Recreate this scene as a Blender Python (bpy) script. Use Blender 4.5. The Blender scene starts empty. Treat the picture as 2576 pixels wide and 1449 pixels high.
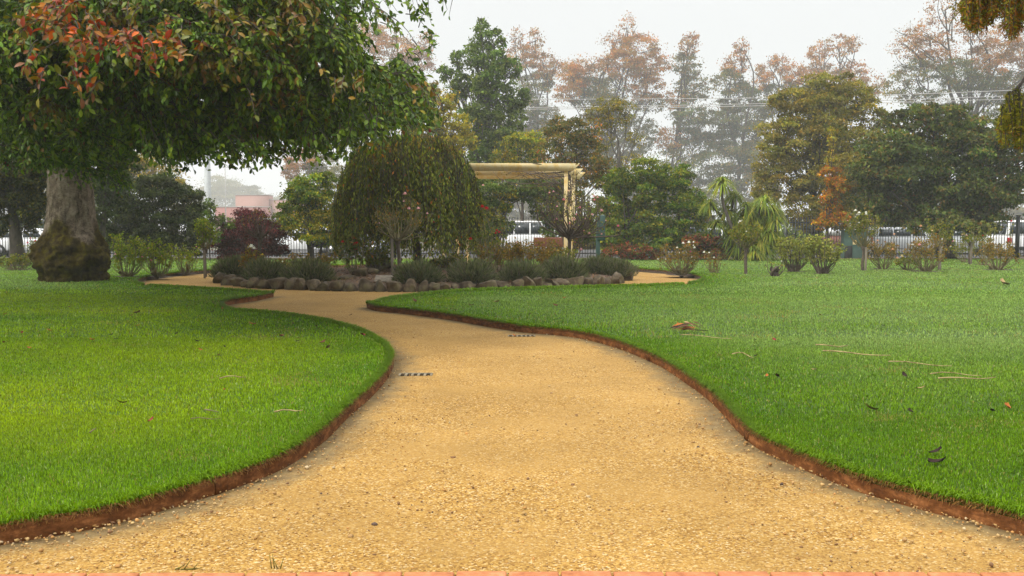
import bpy, math, random
import numpy as np
from mathutils import Vector, Matrix, geometry, noise as mnoise

rng = np.random.default_rng(7)
random.seed(7)
SC = bpy.context.scene
COL = SC.collection
PI = math.pi

# ------------------------------------------------------------------ camera model (used to turn measured picture points into places)
F, CX, CY, H = 2500.0, 1288.0, 724.5, 1.4
PITCH = math.atan(149.5 / F)
CP, SP = math.cos(PITCH), math.sin(PITCH)

def ray(x, y):
    a = (x - CX) / F; b = -(y - CY) / F
    return np.array([a, CP + b * SP, -SP + b * CP])

def P(x, y, z=0.0):
    "ground point seen at picture point (x, y) at height z"
    d = ray(x, y); t = (z - H) / d[2]
    return np.array([d[0] * t, d[1] * t, z])

def at(x, y, D):
    "point seen at (x, y) at the world distance D from the camera plane"
    d = ray(x, y); t = D / d[1]
    return np.array([d[0] * t, D, H + d[2] * t])

LAWN = 0.075

# ------------------------------------------------------------------ scene helpers
def tag(o, label=None, cat=None, group=None, kind=None):
    if label: o['label'] = label
    if cat: o['category'] = cat
    if group: o['group'] = group
    if kind: o['kind'] = kind
    return o

def thing(name, label, cat, loc=(0, 0, 0), group=None):
    o = bpy.data.objects.new(name, None); COL.objects.link(o)
    o.location = tuple(float(v) for v in loc); o.empty_display_size = 0.2
    return tag(o, label, cat, group)

def link(name, me, m, parent=None):
    o = bpy.data.objects.new(name, me); COL.objects.link(o)
    if m: me.materials.clear(); me.materials.append(m)
    if parent is not None:
        o.parent = parent
        me_off = Vector(parent.location)
        o.matrix_parent_inverse = Matrix.Identity(4)
        me.transform(Matrix.Translation(-me_off))
    return o

def polymesh(name, verts, faces, k=None, cols=None, smooth=False):
    "verts (N,3); faces (M,k) array, or list of tuples"
    me = bpy.data.meshes.new(name)
    verts = np.asarray(verts, dtype=np.float32)
    me.vertices.add(len(verts)); me.vertices.foreach_set('co', verts.ravel())
    if isinstance(faces, np.ndarray):
        M, k = faces.shape
        flat = faces.astype(np.int32).ravel(); st = np.arange(0, M * k, k, dtype=np.int32)
    else:
        flat = np.array([i for f in faces for i in f], dtype=np.int32)
        ln = np.array([len(f) for f in faces]); st = np.concatenate([[0], np.cumsum(ln)[:-1]]).astype(np.int32); M = len(faces)
    me.loops.add(len(flat)); me.loops.foreach_set('vertex_index', flat)
    me.polygons.add(M); me.polygons.foreach_set('loop_start', st)
    if smooth: me.polygons.foreach_set('use_smooth', np.ones(M, dtype=bool))
    me.update(calc_edges=True)
    if cols is not None:
        cols = np.asarray(cols, dtype=np.float32)
        a = me.attributes.new('col', 'FLOAT_COLOR', 'POINT')
        c4 = np.ones((len(verts), 4), dtype=np.float32); c4[:, :3] = cols
        a.data.foreach_set('color', c4.ravel())
    me.validate()
    return me

class MB:
    "collects polygons; build() links them as one mesh object"
    def __init__(s): s.v = []; s.f = []
    def add(s, vs, fs):
        b = len(s.v); s.v.extend([tuple(map(float, v)) for v in vs]); s.f.extend([tuple(i + b for i in f) for f in fs]); return s
    def box(s, c, d, rz=0, rx=0, ry=0):
        M = Matrix.Translation(Vector(tuple(map(float, c)))) @ Matrix.Rotation(rz, 4, 'Z') @ Matrix.Rotation(ry, 4, 'Y') @ Matrix.Rotation(rx, 4, 'X')
        vs = [M @ Vector((x * d[0] / 2, y * d[1] / 2, z * d[2] / 2)) for x in (-1, 1) for y in (-1, 1) for z in (-1, 1)]
        return s.add(vs, [(0, 1, 3, 2), (4, 6, 7, 5), (0, 4, 5, 1), (2, 3, 7, 6), (0, 2, 6, 4), (1, 5, 7, 3)])
    def tube(s, pts, rad, n=8, caps=True):
        v, f = tube_arrays([(np.array(pts, float), np.array(rad, float) * np.ones(len(pts)))], n)
        b = len(s.v); s.v.extend(map(tuple, v)); s.f.extend([tuple(int(i) + b for i in q) for q in f])
        if caps:
            s.f.append(tuple(b + i for i in range(n))[::-1]); e = b + (len(pts) - 1) * n; s.f.append(tuple(e + i for i in range(n)))
        return s
    def prism(s, prof, y0, y1, ins=0):
        "profile in XZ extruded along Y"
        n = len(prof); vs = [(x, y0, z) for x, z in prof] + [(x, y1, z) for x, z in prof]
        fs = [(i, (i + 1) % n, n + (i + 1) % n, n + i) for i in range(n)] + [tuple(range(n))[::-1], tuple(range(n, 2 * n))]
        return s.add(vs, fs)
    def build(s, name, m, parent=None, bevel=0, smooth=False, world=True):
        me = polymesh(name, np.array(s.v), s.f, smooth=smooth)
        if world: o = link(name, me, m, parent)
        else:
            o = bpy.data.objects.new(name, me); COL.objects.link(o); me.materials.append(m); o.parent = parent
        if bevel:
            b = o.modifiers.new('b', 'BEVEL'); b.width = bevel; b.segments = 2; b.limit_method = 'ANGLE'
        return o

def tube_arrays(curves, n=6):
    V, Fc, base = [], [], 0
    ang = np.linspace(0, 2 * PI, n, endpoint=False); ca, sa = np.cos(ang), np.sin(ang)
    for pts, rad in curves:
        K = len(pts); t = np.gradient(pts, axis=0); t /= np.linalg.norm(t, axis=1, keepdims=True) + 1e-9
        ref = np.array([0.0, 0, 1]) if abs(t[:, 2]).mean() < 0.8 else np.array([1.0, 0, 0])
        u = np.cross(t, ref); u /= np.linalg.norm(u, axis=1, keepdims=True) + 1e-9; w = np.cross(t, u)
        ring = pts[:, None, :] + rad[:, None, None] * (ca[None, :, None] * u[:, None, :] + sa[None, :, None] * w[:, None, :])
        V.append(ring.reshape(-1, 3))
        i = np.arange(K - 1)[:, None] * n; j = np.arange(n)[None, :]; j2 = (j + 1) % n
        Fc.append((np.stack([i + j, i + j2, i + n + j2, i + n + j], -1).reshape(-1, 4)) + base); base += K * n
    return np.concatenate(V), np.concatenate(Fc)

def curve(p0, p1, bend=0.1, k=7, up=0.0, r=None):
    "gently crooked line from p0 to p1"
    r = r or rng
    p0, p1 = np.asarray(p0, float), np.asarray(p1, float); L = np.linalg.norm(p1 - p0)
    t = np.linspace(0, 1, k)[:, None]; o = r.normal(0, bend * L, 3); o2 = r.normal(0, bend * L * .5, 3)
    c = p0 + (p1 - p0) * t + o * np.sin(PI * t) + o2 * np.sin(2 * PI * t)
    c[:, 2] += up * L * np.sin(PI * t[:, 0])
    return c

def smooth_line(pts, step=0.12):
    p = np.asarray(pts, float); out = []
    q = np.vstack([2 * p[0] - p[1], p, 2 * p[-1] - p[-2]])
    for i in range(1, len(q) - 2):
        a, b, c, d = q[i - 1], q[i], q[i + 1], q[i + 2]
        m = max(2, int(np.linalg.norm(c - b) / step))
        for s in np.linspace(0, 1, m, endpoint=False):
            out.append(.5 * ((2 * b) + (c - a) * s + (2 * a - 5 * b + 4 * c - d) * s * s + (3 * b - a - 3 * c + d) * s ** 3))
    out.append(p[-1]); return np.array(out)

# ------------------------------------------------------------------ materials
def mat(name):
    m = bpy.data.materials.new(name); m.use_nodes = True; nt = m.node_tree
    b = nt.nodes['Principled BSDF']; return m, nt, b

def N(nt, typ, **kw):
    n = nt.nodes.new(typ)
    for k, v in kw.items():
        if k in n.inputs: n.inputs[k].default_value = v
        else: setattr(n, k, v)
    return n

def ramp(nt, fac, stops):
    r = N(nt, 'ShaderNodeValToRGB'); nt.links.new(fac, r.inputs[0])
    while len(r.color_ramp.elements) < len(stops): r.color_ramp.elements.new(.5)
    for e, (p, c) in zip(r.color_ramp.elements, stops): e.position = p; e.color = (*c, 1)
    return r.outputs[0]

def noise_tex(nt, scale, detail=4, rough=.6, sx=1, sy=1, sz=1):
    tc = N(nt, 'ShaderNodeTexCoord'); mp = N(nt, 'ShaderNodeMapping'); mp.inputs['Scale'].default_value = (sx, sy, sz)
    nt.links.new(tc.outputs['Object'], mp.inputs[0]); n = N(nt, 'ShaderNodeTexNoise', Scale=scale, Detail=detail, Roughness=rough)
    nt.links.new(mp.outputs[0], n.inputs['Vector']); return n

def bump(nt, b, h, strength=.5, dist=.02):
    u = N(nt, 'ShaderNodeBump', Strength=strength, Distance=dist); nt.links.new(h, u.inputs['Height']); nt.links.new(u.outputs[0], b.inputs['Normal'])

def m_leaf(name, trans=.35, rough=.5, spec=.35):
    m, nt, b = mat(name)
    a = N(nt, 'ShaderNodeAttribute', attribute_name='col'); b.inputs['Roughness'].default_value = rough
    b.inputs['Specular IOR Level'].default_value = spec
    nt.links.new(a.outputs['Color'], b.inputs['Base Color'])
    t = N(nt, 'ShaderNodeBsdfTranslucent'); hs = N(nt, 'ShaderNodeHueSaturation', Saturation=1.15, Value=1.5)
    nt.links.new(a.outputs['Color'], hs.inputs['Color']); nt.links.new(hs.outputs[0], t.inputs['Color'])
    mx = N(nt, 'ShaderNodeMixShader'); mx.inputs[0].default_value = trans
    nt.links.new(b.outputs[0], mx.inputs[1]); nt.links.new(t.outputs[0], mx.inputs[2])
    nt.links.new(mx.outputs[0], nt.nodes['Material Output'].inputs['Surface']); return m

def m_noise(name, stops, scale=6, detail=5, rough=.85, bs=.4, bd=.02, sx=1, sy=1, sz=1, spec=.3):
    m, nt, b = mat(name); n = noise_tex(nt, scale, detail, .65, sx, sy, sz)
    nt.links.new(ramp(nt, n.outputs[0], stops), b.inputs['Base Color'])
    b.inputs['Roughness'].default_value = rough; b.inputs['Specular IOR Level'].default_value = spec
    if bs: bump(nt, b, n.outputs[0], bs, bd)
    return m

def m_plain(name, c, rough=.5, metal=0, spec=.5):
    m, nt, b = mat(name); n = noise_tex(nt, 9, 3)
    nt.links.new(ramp(nt, n.outputs[0], [(.3, tuple(v * .86 for v in c)), (.7, tuple(min(1, v * 1.06) for v in c))]), b.inputs['Base Color'])
    b.inputs['Roughness'].default_value = rough; b.inputs['Metallic'].default_value = metal; b.inputs['Specular IOR Level'].default_value = spec; return m

def m_attr(name, rough=.9, scale=30, bs=.3, vary=.25):
    m, nt, b = mat(name); a = N(nt, 'ShaderNodeAttribute', attribute_name='col'); n = noise_tex(nt, scale, 4)
    mx = N(nt, 'ShaderNodeMix', data_type='RGBA', blend_type='MULTIPLY'); mx.inputs[0].default_value = 1
    nt.links.new(a.outputs['Color'], mx.inputs[6])
    nt.links.new(ramp(nt, n.outputs[0], [(.3, (1 - vary,) * 3), (.7, (1 + vary,) * 3)]), mx.inputs[7])
    nt.links.new(mx.outputs[2], b.inputs['Base Color']); b.inputs['Roughness'].default_value = rough; b.inputs['Specular IOR Level'].default_value = .25
    bump(nt, b, n.outputs[0], bs, .02); return m

M = {}
M['leaf'] = m_leaf('foliage', .28, .6, .12)
M['gloss_leaf'] = m_leaf('broad_leaf', .16, .42, .22)
M['grass'] = m_leaf('grass_blade', .35, .6, .1)
M['petal'] = m_leaf('petal', .25, .6, .2)
M['bark_dark'] = m_noise('dark_bark', [(.3, (.018, .014, .011)), (.7, (.075, .06, .048))], 9, sz=.35)
M['bark_grey'] = m_noise('grey_bark', [(.3, (.05, .045, .038)), (.7, (.17, .155, .135))], 8, sz=.35)
M['cane'] = m_noise('rose_cane', [(.3, (.09, .10, .035)), (.7, (.2, .15, .075))], 14, bs=.2)
M['cane_brown'] = m_noise('rose_wood', [(.3, (.035, .027, .02)), (.7, (.12, .09, .065))], 14)
M['stake'] = m_noise('weathered_timber', [(.3, (.10, .085, .065)), (.7, (.24, .2, .155))], 10, sz=.15)
M['stone'] = None
M['soil'] = m_noise('bare_soil', [(.3, (.03, .02, .013)), (.7, (.09, .06, .04))], 25, bs=.8)
M['cream'] = None
M['fence'] = m_plain('black_fence_paint', (.02, .024, .025), .45)
M['asphalt'] = m_noise('asphalt', [(.3, (.04, .04, .042)), (.7, (.07, .07, .07))], 30)
M['concrete'] = m_noise('concrete', [(.3, (.25, .24, .22)), (.7, (.38, .37, .35))], 12)
M['white_paint'] = m_plain('white_car_paint', (.78, .79, .8), .25)
M['silver_paint'] = m_plain('silver_car_paint', (.42, .44, .46), .3, .2)
M['blue_paint'] = m_plain('dark_blue_car_paint', (.03, .045, .09), .25)
M['glass'] = m_plain('tinted_window', (.03, .04, .045), .08)
M['rubber'] = m_plain('tyre_rubber', (.02, .02, .02), .8)
M['rim'] = m_plain('alloy_rim', (.4, .4, .41), .3, .8)
M['red_lens'] = m_plain('red_lamp_lens', (.35, .01, .012), .2)
M['clear_lens'] = m_plain('clear_lamp_lens', (.6, .6, .6), .15)
M['black_trim'] = m_plain('black_trim', (.02, .02, .02), .5)
M['pale_pole'] = m_noise('galvanised_pole', [(.3, (.36, .39, .4)), (.7, (.5, .53, .54))], 3)
M['wire'] = m_plain('aluminium_cable', (.45, .44, .42), .5)
M['green_box'] = m_noise('green_cabinet_paint', [(.3, (.05, .095, .08)), (.7, (.075, .125, .105))], 5, bs=.05)
M['green_post'] = m_plain('dark_green_paint', (.012, .05, .042), .5)
M['timber_red'] = m_noise('red_timber', [(.3, (.12, .04, .025)), (.7, (.2, .075, .045))], 9, sx=.2)
M['metal_grate'] = m_noise('galvanised_grate', [(.3, (.15, .125, .085)), (.7, (.3, .255, .18))], 30, spec=.1)
M['hole_shade'] = m_plain('drain_hole_shade', (.035, .026, .016), .95, 0, .05)  # dark colour painted for the shade inside the drain
M['petal_core'] = M['petal']

def m_stone():
    m, nt, b = mat('field_stone'); n = noise_tex(nt, 5, 8, .7); n2 = noise_tex(nt, 2.2, 3)
    oi = N(nt, 'ShaderNodeObjectInfo')
    base = ramp(nt, n.outputs[0], [(.28, (.022, .016, .010)), (.5, (.085, .066, .042)), (.72, (.20, .165, .115))])
    tint = ramp(nt, oi.outputs['Random'], [(0, (.6, .55, .48)), (.5, (1.0, .88, .74)), (1, (1.0, 1.0, .96))])
    mx = N(nt, 'ShaderNodeMix', data_type='RGBA', blend_type='MULTIPLY'); mx.inputs[0].default_value = 1
    nt.links.new(base, mx.inputs[6]); nt.links.new(tint, mx.inputs[7])
    lich = ramp(nt, n2.outputs[0], [(.55, (0, 0, 0)), (.7, (1, 1, 1))])
    mx2 = N(nt, 'ShaderNodeMix', data_type='RGBA'); nt.links.new(lich, mx2.inputs[0]); nt.links.new(mx.outputs[2], mx2.inputs[6])
    mx2.inputs[7].default_value = (.11, .10, .045, 1)
    nt.links.new(mx2.outputs[2], b.inputs['Base Color']); b.inputs['Roughness'].default_value = .85; b.inputs['Specular IOR Level'].default_value = .25
    bump(nt, b, n.outputs[0], .7, .03); return m
M['stone'] = m_stone()

def m_cream():
    m, nt, b = mat('weathered_cream_paint'); n = noise_tex(nt, 5, 7, .7, 1, 1, .5); n2 = noise_tex(nt, 14, 5, .7, 1, 1, .3)
    c = ramp(nt, n.outputs[0], [(.47, (.70, .58, .33)), (.60, (.66, .47, .17)), (.72, (.48, .23, .045))])
    d = ramp(nt, n2.outputs[0], [(.6, (1, 1, 1)), (.75, (.55, .4, .25))])
    mx = N(nt, 'ShaderNodeMix', data_type='RGBA', blend_type='MULTIPLY'); mx.inputs[0].default_value = .7
    nt.links.new(c, mx.inputs[6]); nt.links.new(d, mx.inputs[7]); nt.links.new(mx.outputs[2], b.inputs['Base Color'])
    b.inputs['Roughness'].default_value = .7; return m
M['cream'] = m_cream()

def m_steel():
    m, nt, b = mat('rusted_edging_steel'); n = noise_tex(nt, 7, 7, .7, 1, 1, 2.5); n2 = noise_tex(nt, 60, 3, .6)
    c = ramp(nt, n.outputs[0], [(.28, (.03, .011, .004)), (.5, (.105, .04, .012)), (.72, (.27, .115, .042))])
    mx = N(nt, 'ShaderNodeMix', data_type='RGBA', blend_type='MULTIPLY'); mx.inputs[0].default_value = .6
    nt.links.new(c, mx.inputs[6]); nt.links.new(ramp(nt, n2.outputs[0], [(.3, (.55, .5, .45)), (.6, (1.15, 1.1, 1.05))]), mx.inputs[7])
    nt.links.new(mx.outputs[2], b.inputs['Base Color']); b.inputs['Roughness'].default_value = .9; b.inputs['Specular IOR Level'].default_value = .06; bump(nt, b, n2.outputs[0], .3, .004); return m
M['steel'] = m_steel()

def m_brick(name, c1, c2, mortar, scale, bw=.5, rh=.25, ms=.02):
    m, nt, b = mat(name); tc = N(nt, 'ShaderNodeTexCoord'); mp = N(nt, 'ShaderNodeMapping'); mp.inputs['Rotation'].default_value = (PI / 2, 0, 0)
    nt.links.new(tc.outputs['Object'], mp.inputs[0]); t = N(nt, 'ShaderNodeTexBrick', Scale=scale); nt.links.new(mp.outputs[0], t.inputs['Vector'])
    t.inputs['Color1'].default_value = (*c1, 1); t.inputs['Color2'].default_value = (*c2, 1); t.inputs['Mortar'].default_value = (*mortar, 1)
    t.inputs['Mortar Size'].default_value = ms; t.inputs['Brick Width'].default_value = bw; t.inputs['Row Height'].default_value = rh
    nt.links.new(t.outputs[0], b.inputs['Base Color']); b.inputs['Roughness'].default_value = .9; return m
M['brick_wall'] = m_brick('red_brick_wall', (.26, .085, .06), (.2, .065, .045), (.25, .2, .17), 2)
M['brick_pink'] = m_brick('pink_brick_wall', (.31, .155, .125), (.27, .13, .105), (.34, .24, .2), 2)
M['brick_dark'] = m_plain('dark_red_cladding', (.26, .085, .065), .7)
M['border_brick'] = m_noise('orange_paving_brick', [(.3, (.26, .085, .03)), (.55, (.40, .15, .06)), (.75, (.48, .23, .11))], 14, 6, bs=.3, bd=.004)

def m_gravel():
    m, nt, b = mat('decomposed_granite')
    tc = N(nt, 'ShaderNodeTexCoord'); L = nt.links
    def nz(s, d=4, r=.6): 
        n = N(nt, 'ShaderNodeTexNoise', Scale=s, Detail=d, Roughness=r); L.new(tc.outputs['Object'], n.inputs['Vector']); return n.outputs[0]
    v = N(nt, 'ShaderNodeTexVoronoi', Scale=110.0); L.new(tc.outputs['Object'], v.inputs['Vector'])
    v2 = N(nt, 'ShaderNodeTexVoronoi', Scale=55.0); L.new(tc.outputs['Object'], v2.inputs['Vector'])
    sep = N(nt, 'ShaderNodeSeparateColor'); L.new(v.outputs['Color'], sep.inputs[0])
    sep2 = N(nt, 'ShaderNodeSeparateColor'); L.new(v2.outputs['Color'], sep2.inputs[0])
    grain = ramp(nt, sep.outputs[0], [(0, (.095, .042, .009)), (.16, (.21, .108, .022)), (.55, (.315, .18, .039)), (.85, (.375, .24, .068)), (1, (.48, .385, .23))])
    g2 = ramp(nt, sep2.outputs[1], [(0, (.72, .62, .5)), (.12, (.96, .94, .9)), (.9, (1.05, 1.05, 1.05)), (1, (1.25, 1.25, 1.3))])
    mx = N(nt, 'ShaderNodeMix', data_type='RGBA', blend_type='MULTIPLY'); mx.inputs[0].default_value = 1; L.new(grain, mx.inputs[6]); L.new(g2, mx.inputs[7])
    fines = ramp(nt, nz(1.1, 5, .65), [(.4, (0, 0, 0)), (.62, (1, 1, 1))])
    mf = N(nt, 'ShaderNodeMix', data_type='RGBA'); fm = N(nt, 'ShaderNodeMath', operation='MULTIPLY'); fm.inputs[1].default_value = .62; L.new(fines, fm.inputs[0])
    L.new(fm.outputs[0], mf.inputs[0]); L.new(mx.outputs[2], mf.inputs[6]); mf.inputs[7].default_value = (.31, .185, .052, 1)
    pat = ramp(nt, nz(.7, 5, .62), [(.3, (.8, .78, .74)), (.68, (1.12, 1.12, 1.12))])
    m3 = N(nt, 'ShaderNodeMix', data_type='RGBA', blend_type='MULTIPLY'); m3.inputs[0].default_value = 1; L.new(mf.outputs[2], m3.inputs[6]); L.new(pat, m3.inputs[7])
    # damp, mossy margin along the edging
    at_ = N(nt, 'ShaderNodeAttribute', attribute_name='edge')
    nm = nz(3.2, 6, .7); ad = N(nt, 'ShaderNodeMath', operation='MULTIPLY_ADD'); L.new(nm, ad.inputs[0]); ad.inputs[1].default_value = 1.3; ad.inputs[2].default_value = -.62
    sm = N(nt, 'ShaderNodeMath', operation='ADD'); L.new(at_.outputs['Fac'], sm.inputs[0]); L.new(ad.outputs[0], sm.inputs[1])
    mm = ramp(nt, sm.outputs[0], [(.45, (0, 0, 0)), (.95, (1, 1, 1))])
    m4 = N(nt, 'ShaderNodeMix', data_type='RGBA'); f2 = N(nt, 'ShaderNodeMath', operation='MULTIPLY'); f2.inputs[1].default_value = .9; L.new(mm, f2.inputs[0]); L.new(f2.outputs[0], m4.inputs[0])
    L.new(m3.outputs[2], m4.inputs[6])
    L.new(ramp(nt, nz(9, 5), [(.35, (.10, .065, .03)), (.6, (.165, .12, .055))]), m4.inputs[7])
    L.new(m4.outputs[2], b.inputs['Base Color']); b.inputs['Roughness'].default_value = .9; b.inputs['Specular IOR Level'].default_value = .2
    ht = N(nt, 'ShaderNodeMath', operation='ADD'); L.new(sep.outputs[1], ht.inputs[0]); L.new(sep2.outputs[0], ht.inputs[1])
    bump(nt, b, ht.outputs[0], .55, .006); return m
M['gravel'] = m_gravel()
M['pebble'] = m_attr('pebble', .85, 60, .2, .15)
M['mulch'] = m_noise('bark_mulch', [(.3, (.03, .018, .011)), (.5, (.10, .06, .037)), (.75, (.24, .15, .09))], 22, 7, bs=1, bd=.04)
M['lawn'] = m_noise('lawn_turf', [(.3, (.03, .07, .003)), (.7, (.07, .15, .006))], 8, 6)
M['earth'] = m_noise('verge_earth', [(.3, (.06, .06, .03)), (.7, (.12, .10, .06))], .8, 6)
def m_trunk():
    m, nt, b = mat('grey_mossy_bark'); n = noise_tex(nt, 7, 8, .7, 1, 1, .8); n2 = noise_tex(nt, 2.4, 5, .65)
    n3 = noise_tex(nt, 13, 7, .75, 1, 1, .16); n4 = noise_tex(nt, 30, 4, .6, .5, .5, 2.5)
    c0 = ramp(nt, n.outputs[0], [(.3, (.06, .045, .033)), (.48, (.16, .13, .10)), (.7, (.29, .25, .2))])
    mc = N(nt, 'ShaderNodeMix', data_type='RGBA', blend_type='MULTIPLY'); mc.inputs[0].default_value = 1; nt.links.new(c0, mc.inputs[6])
    nt.links.new(ramp(nt, n3.outputs[0], [(.36, (.16, .13, .1)), (.47, (.9, .88, .85)), (.7, (1.15, 1.12, 1.08))]), mc.inputs[7])
    mc2 = N(nt, 'ShaderNodeMix', data_type='RGBA', blend_type='MULTIPLY'); mc2.inputs[0].default_value = .7; nt.links.new(mc.outputs[2], mc2.inputs[6]); nt.links.new(ramp(nt, n4.outputs[0], [(.38, (.45, .4, .36)), (.5, (1, 1, 1))]), mc2.inputs[7]); c = mc2.outputs[2]
    low = ramp(nt, n.outputs[0], [(.32, (.012, .008, .004)), (.5, (.045, .033, .008)), (.68, (.10, .088, .006))])
    g = N(nt, 'ShaderNodeAttribute', attribute_name='col'); sp = N(nt, 'ShaderNodeSeparateColor'); nt.links.new(g.outputs['Color'], sp.inputs[0])
    ad = N(nt, 'ShaderNodeMath', operation='MULTIPLY_ADD'); nt.links.new(n2.outputs[0], ad.inputs[0]); ad.inputs[1].default_value = 1.1; ad.inputs[2].default_value = -.55
    s = N(nt, 'ShaderNodeMath', operation='ADD', use_clamp=True); nt.links.new(sp.outputs[0], s.inputs[0]); nt.links.new(ad.outputs[0], s.inputs[1])
    mx = N(nt, 'ShaderNodeMix', data_type='RGBA'); nt.links.new(ramp(nt, s.outputs[0], [(.35, (0, 0, 0)), (.6, (1, 1, 1))]), mx.inputs[0])
    nt.links.new(c, mx.inputs[6]); nt.links.new(low, mx.inputs[7]); nt.links.new(mx.outputs[2], b.inputs['Base Color'])
    b.inputs['Roughness'].default_value = .9; b.inputs['Specular IOR Level'].default_value = .06; bump(nt, b, n.outputs[0], 1.0, .06); return m
M['trunk'] = m_trunk()

# ------------------------------------------------------------------ foliage
PAL = {
 'green':   [(.06, .092, .014), (.08, .12, .02), (.045, .072, .013), (.11, .145, .02)],
 'conic':   [(.08, .125, .02), (.11, .165, .025), (.06, .1, .018), (.15, .2, .035)],
 'dark':    [(.022, .035, .009), (.034, .05, .012), (.045, .062, .014), (.065, .08, .018)],
 'holly':   [(.05, .07, .014), (.07, .095, .019), (.09, .12, .024), (.125, .145, .03), (.035, .05, .012), (.15, .10, .025)],
 'shrub':   [(.075, .13, .013), (.1, .16, .017), (.055, .10, .012), (.15, .18, .016), (.2, .2, .012)],
 'shruby':  [(.13, .16, .013), (.24, .21, .01), (.09, .13, .013), (.33, .25, .008)],
 'yellow':  [(.32, .26, .012), (.38, .28, .01), (.24, .22, .014), (.18, .18, .016)],
 'olive':   [(.14, .135, .02), (.18, .165, .025), (.11, .11, .018), (.23, .2, .034), (.27, .19, .02)],
 'autumn':  [(.30, .13, .022), (.38, .175, .022), (.25, .12, .024), (.34, .115, .018), (.2, .14, .025)],
 'rust':    [(.30, .125, .03), (.23, .105, .03), (.37, .165, .036), (.2, .14, .035)],
 'mixed':   [(.08, .09, .02), (.14, .125, .022), (.11, .115, .024), (.24, .14, .02), (.065, .08, .018)],
 'elmgreen': [(.045, .068, .016), (.062, .085, .018), (.08, .095, .02), (.16, .11, .024)],
 'orange':  [(.42, .14, .008), (.48, .22, .01), (.36, .10, .008), (.26, .15, .012), (.15, .14, .016)],
 'ylgreen': [(.26, .2, .02), (.17, .17, .02), (.34, .23, .02)],
 'purple':  [(.065, .013, .018), (.1, .022, .026), (.045, .01, .013), (.14, .036, .03)],
 'hydrangea': [(.2, .05, .025), (.26, .085, .035), (.11, .045, .016), (.08, .10, .013), (.06, .055, .015)],
 'rose':    [(.11, .14, .015), (.16, .17, .018), (.075, .105, .014), (.22, .18, .02)],
 'rosefresh': [(.14, .2, .012), (.2, .26, .014), (.095, .15, .012), (.25, .24, .015)],
 'rosebrown': [(.15, .115, .018), (.2, .1, .02), (.11, .1, .016), (.26, .17, .024)],
 'roseolive': [(.18, .21, .035), (.23, .25, .045), (.13, .155, .028), (.28, .26, .055)],
 'hazy':    [(.12, .115, .03), (.17, .14, .03), (.1, .1, .026)],
 'weep':    [(.08, .11, .010), (.13, .16, .015), (.048, .068, .008), (.2, .22, .022), (.12, .105, .013)],
 'darkyellow': [(.04, .048, .009), (.058, .064, .011), (.13, .11, .012), (.032, .038, .008)],
}
def pal(name, n, r=None):
    r = r or rng; c = np.array(PAL[name]); k = c[r.integers(0, len(c), n)]
    return k * r.uniform(.75, 1.25, (n, 1))

def unit(n, r=None):
    v = (r or rng).normal(size=(n, 3)); return v / (np.linalg.norm(v, axis=1, keepdims=True) + 1e-9)

def leaf_quads(pos, axis, nrm, size, width=.5, cols=None):
    "one folded rhombus per leaf: base, side, tip, side"
    n = len(pos); axis = axis / (np.linalg.norm(axis, axis=1, keepdims=True) + 1e-9)
    side = np.cross(axis, nrm); side /= (np.linalg.norm(side, axis=1, keepdims=True) + 1e-9); up = np.cross(side, axis)
    s = np.asarray(size).reshape(-1, 1) * np.ones((n, 1)); w = s * width * .5
    mid = pos + axis * s * .5
    V = np.stack([pos, mid + side * w + up * s * .07, pos + axis * s - up * s * .05, mid - side * w + up * s * .07], 1).reshape(-1, 3)
    Fq = np.arange(n * 4).reshape(-1, 4)
    return V, Fq, (np.repeat(cols, 4, 0) if cols is not None else None)

def leaf_fine(pos, axis, nrm, size, width=.45, cols=None):
    "nearer leaves: curved blade of 8 points, folded along its midrib"
    n = len(pos); axis = axis / (np.linalg.norm(axis, axis=1, keepdims=True) + 1e-9)
    side = np.cross(axis, nrm); side /= (np.linalg.norm(side, axis=1, keepdims=True) + 1e-9); up = np.cross(side, axis)
    s = np.asarray(size).reshape(-1, 1) * np.ones((n, 1)); w = s * width * .5
    def pt(t, x, z): return pos + axis * s * t + side * w * x + up * s * z
    V = np.stack([pt(0, 0, 0), pt(.38, 1, .09), pt(.38, 0, .03), pt(.38, -1, .09), pt(.72, .8, .05), pt(.72, 0, -.02), pt(.72, -.8, .05), pt(1, 0, -.1)], 1).reshape(-1, 3)
    b = (np.arange(n) * 8)[:, None, None]
    q = np.array([[0, 1, 2, 2], [0, 2, 3, 3], [1, 4, 5, 2], [2, 5, 6, 3], [4, 7, 5, 5], [5, 7, 6, 6]])
    tr = np.array([[0, 1, 2], [0, 2, 3], [1, 4, 5], [1, 5, 2], [2, 5, 6], [2, 6, 3], [4, 7, 5], [5, 7, 6]])
    Fq = (tr[None] + b).reshape(-1, 3)
    return V, Fq, (np.repeat(cols, 8, 0) if cols is not None else None)

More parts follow.
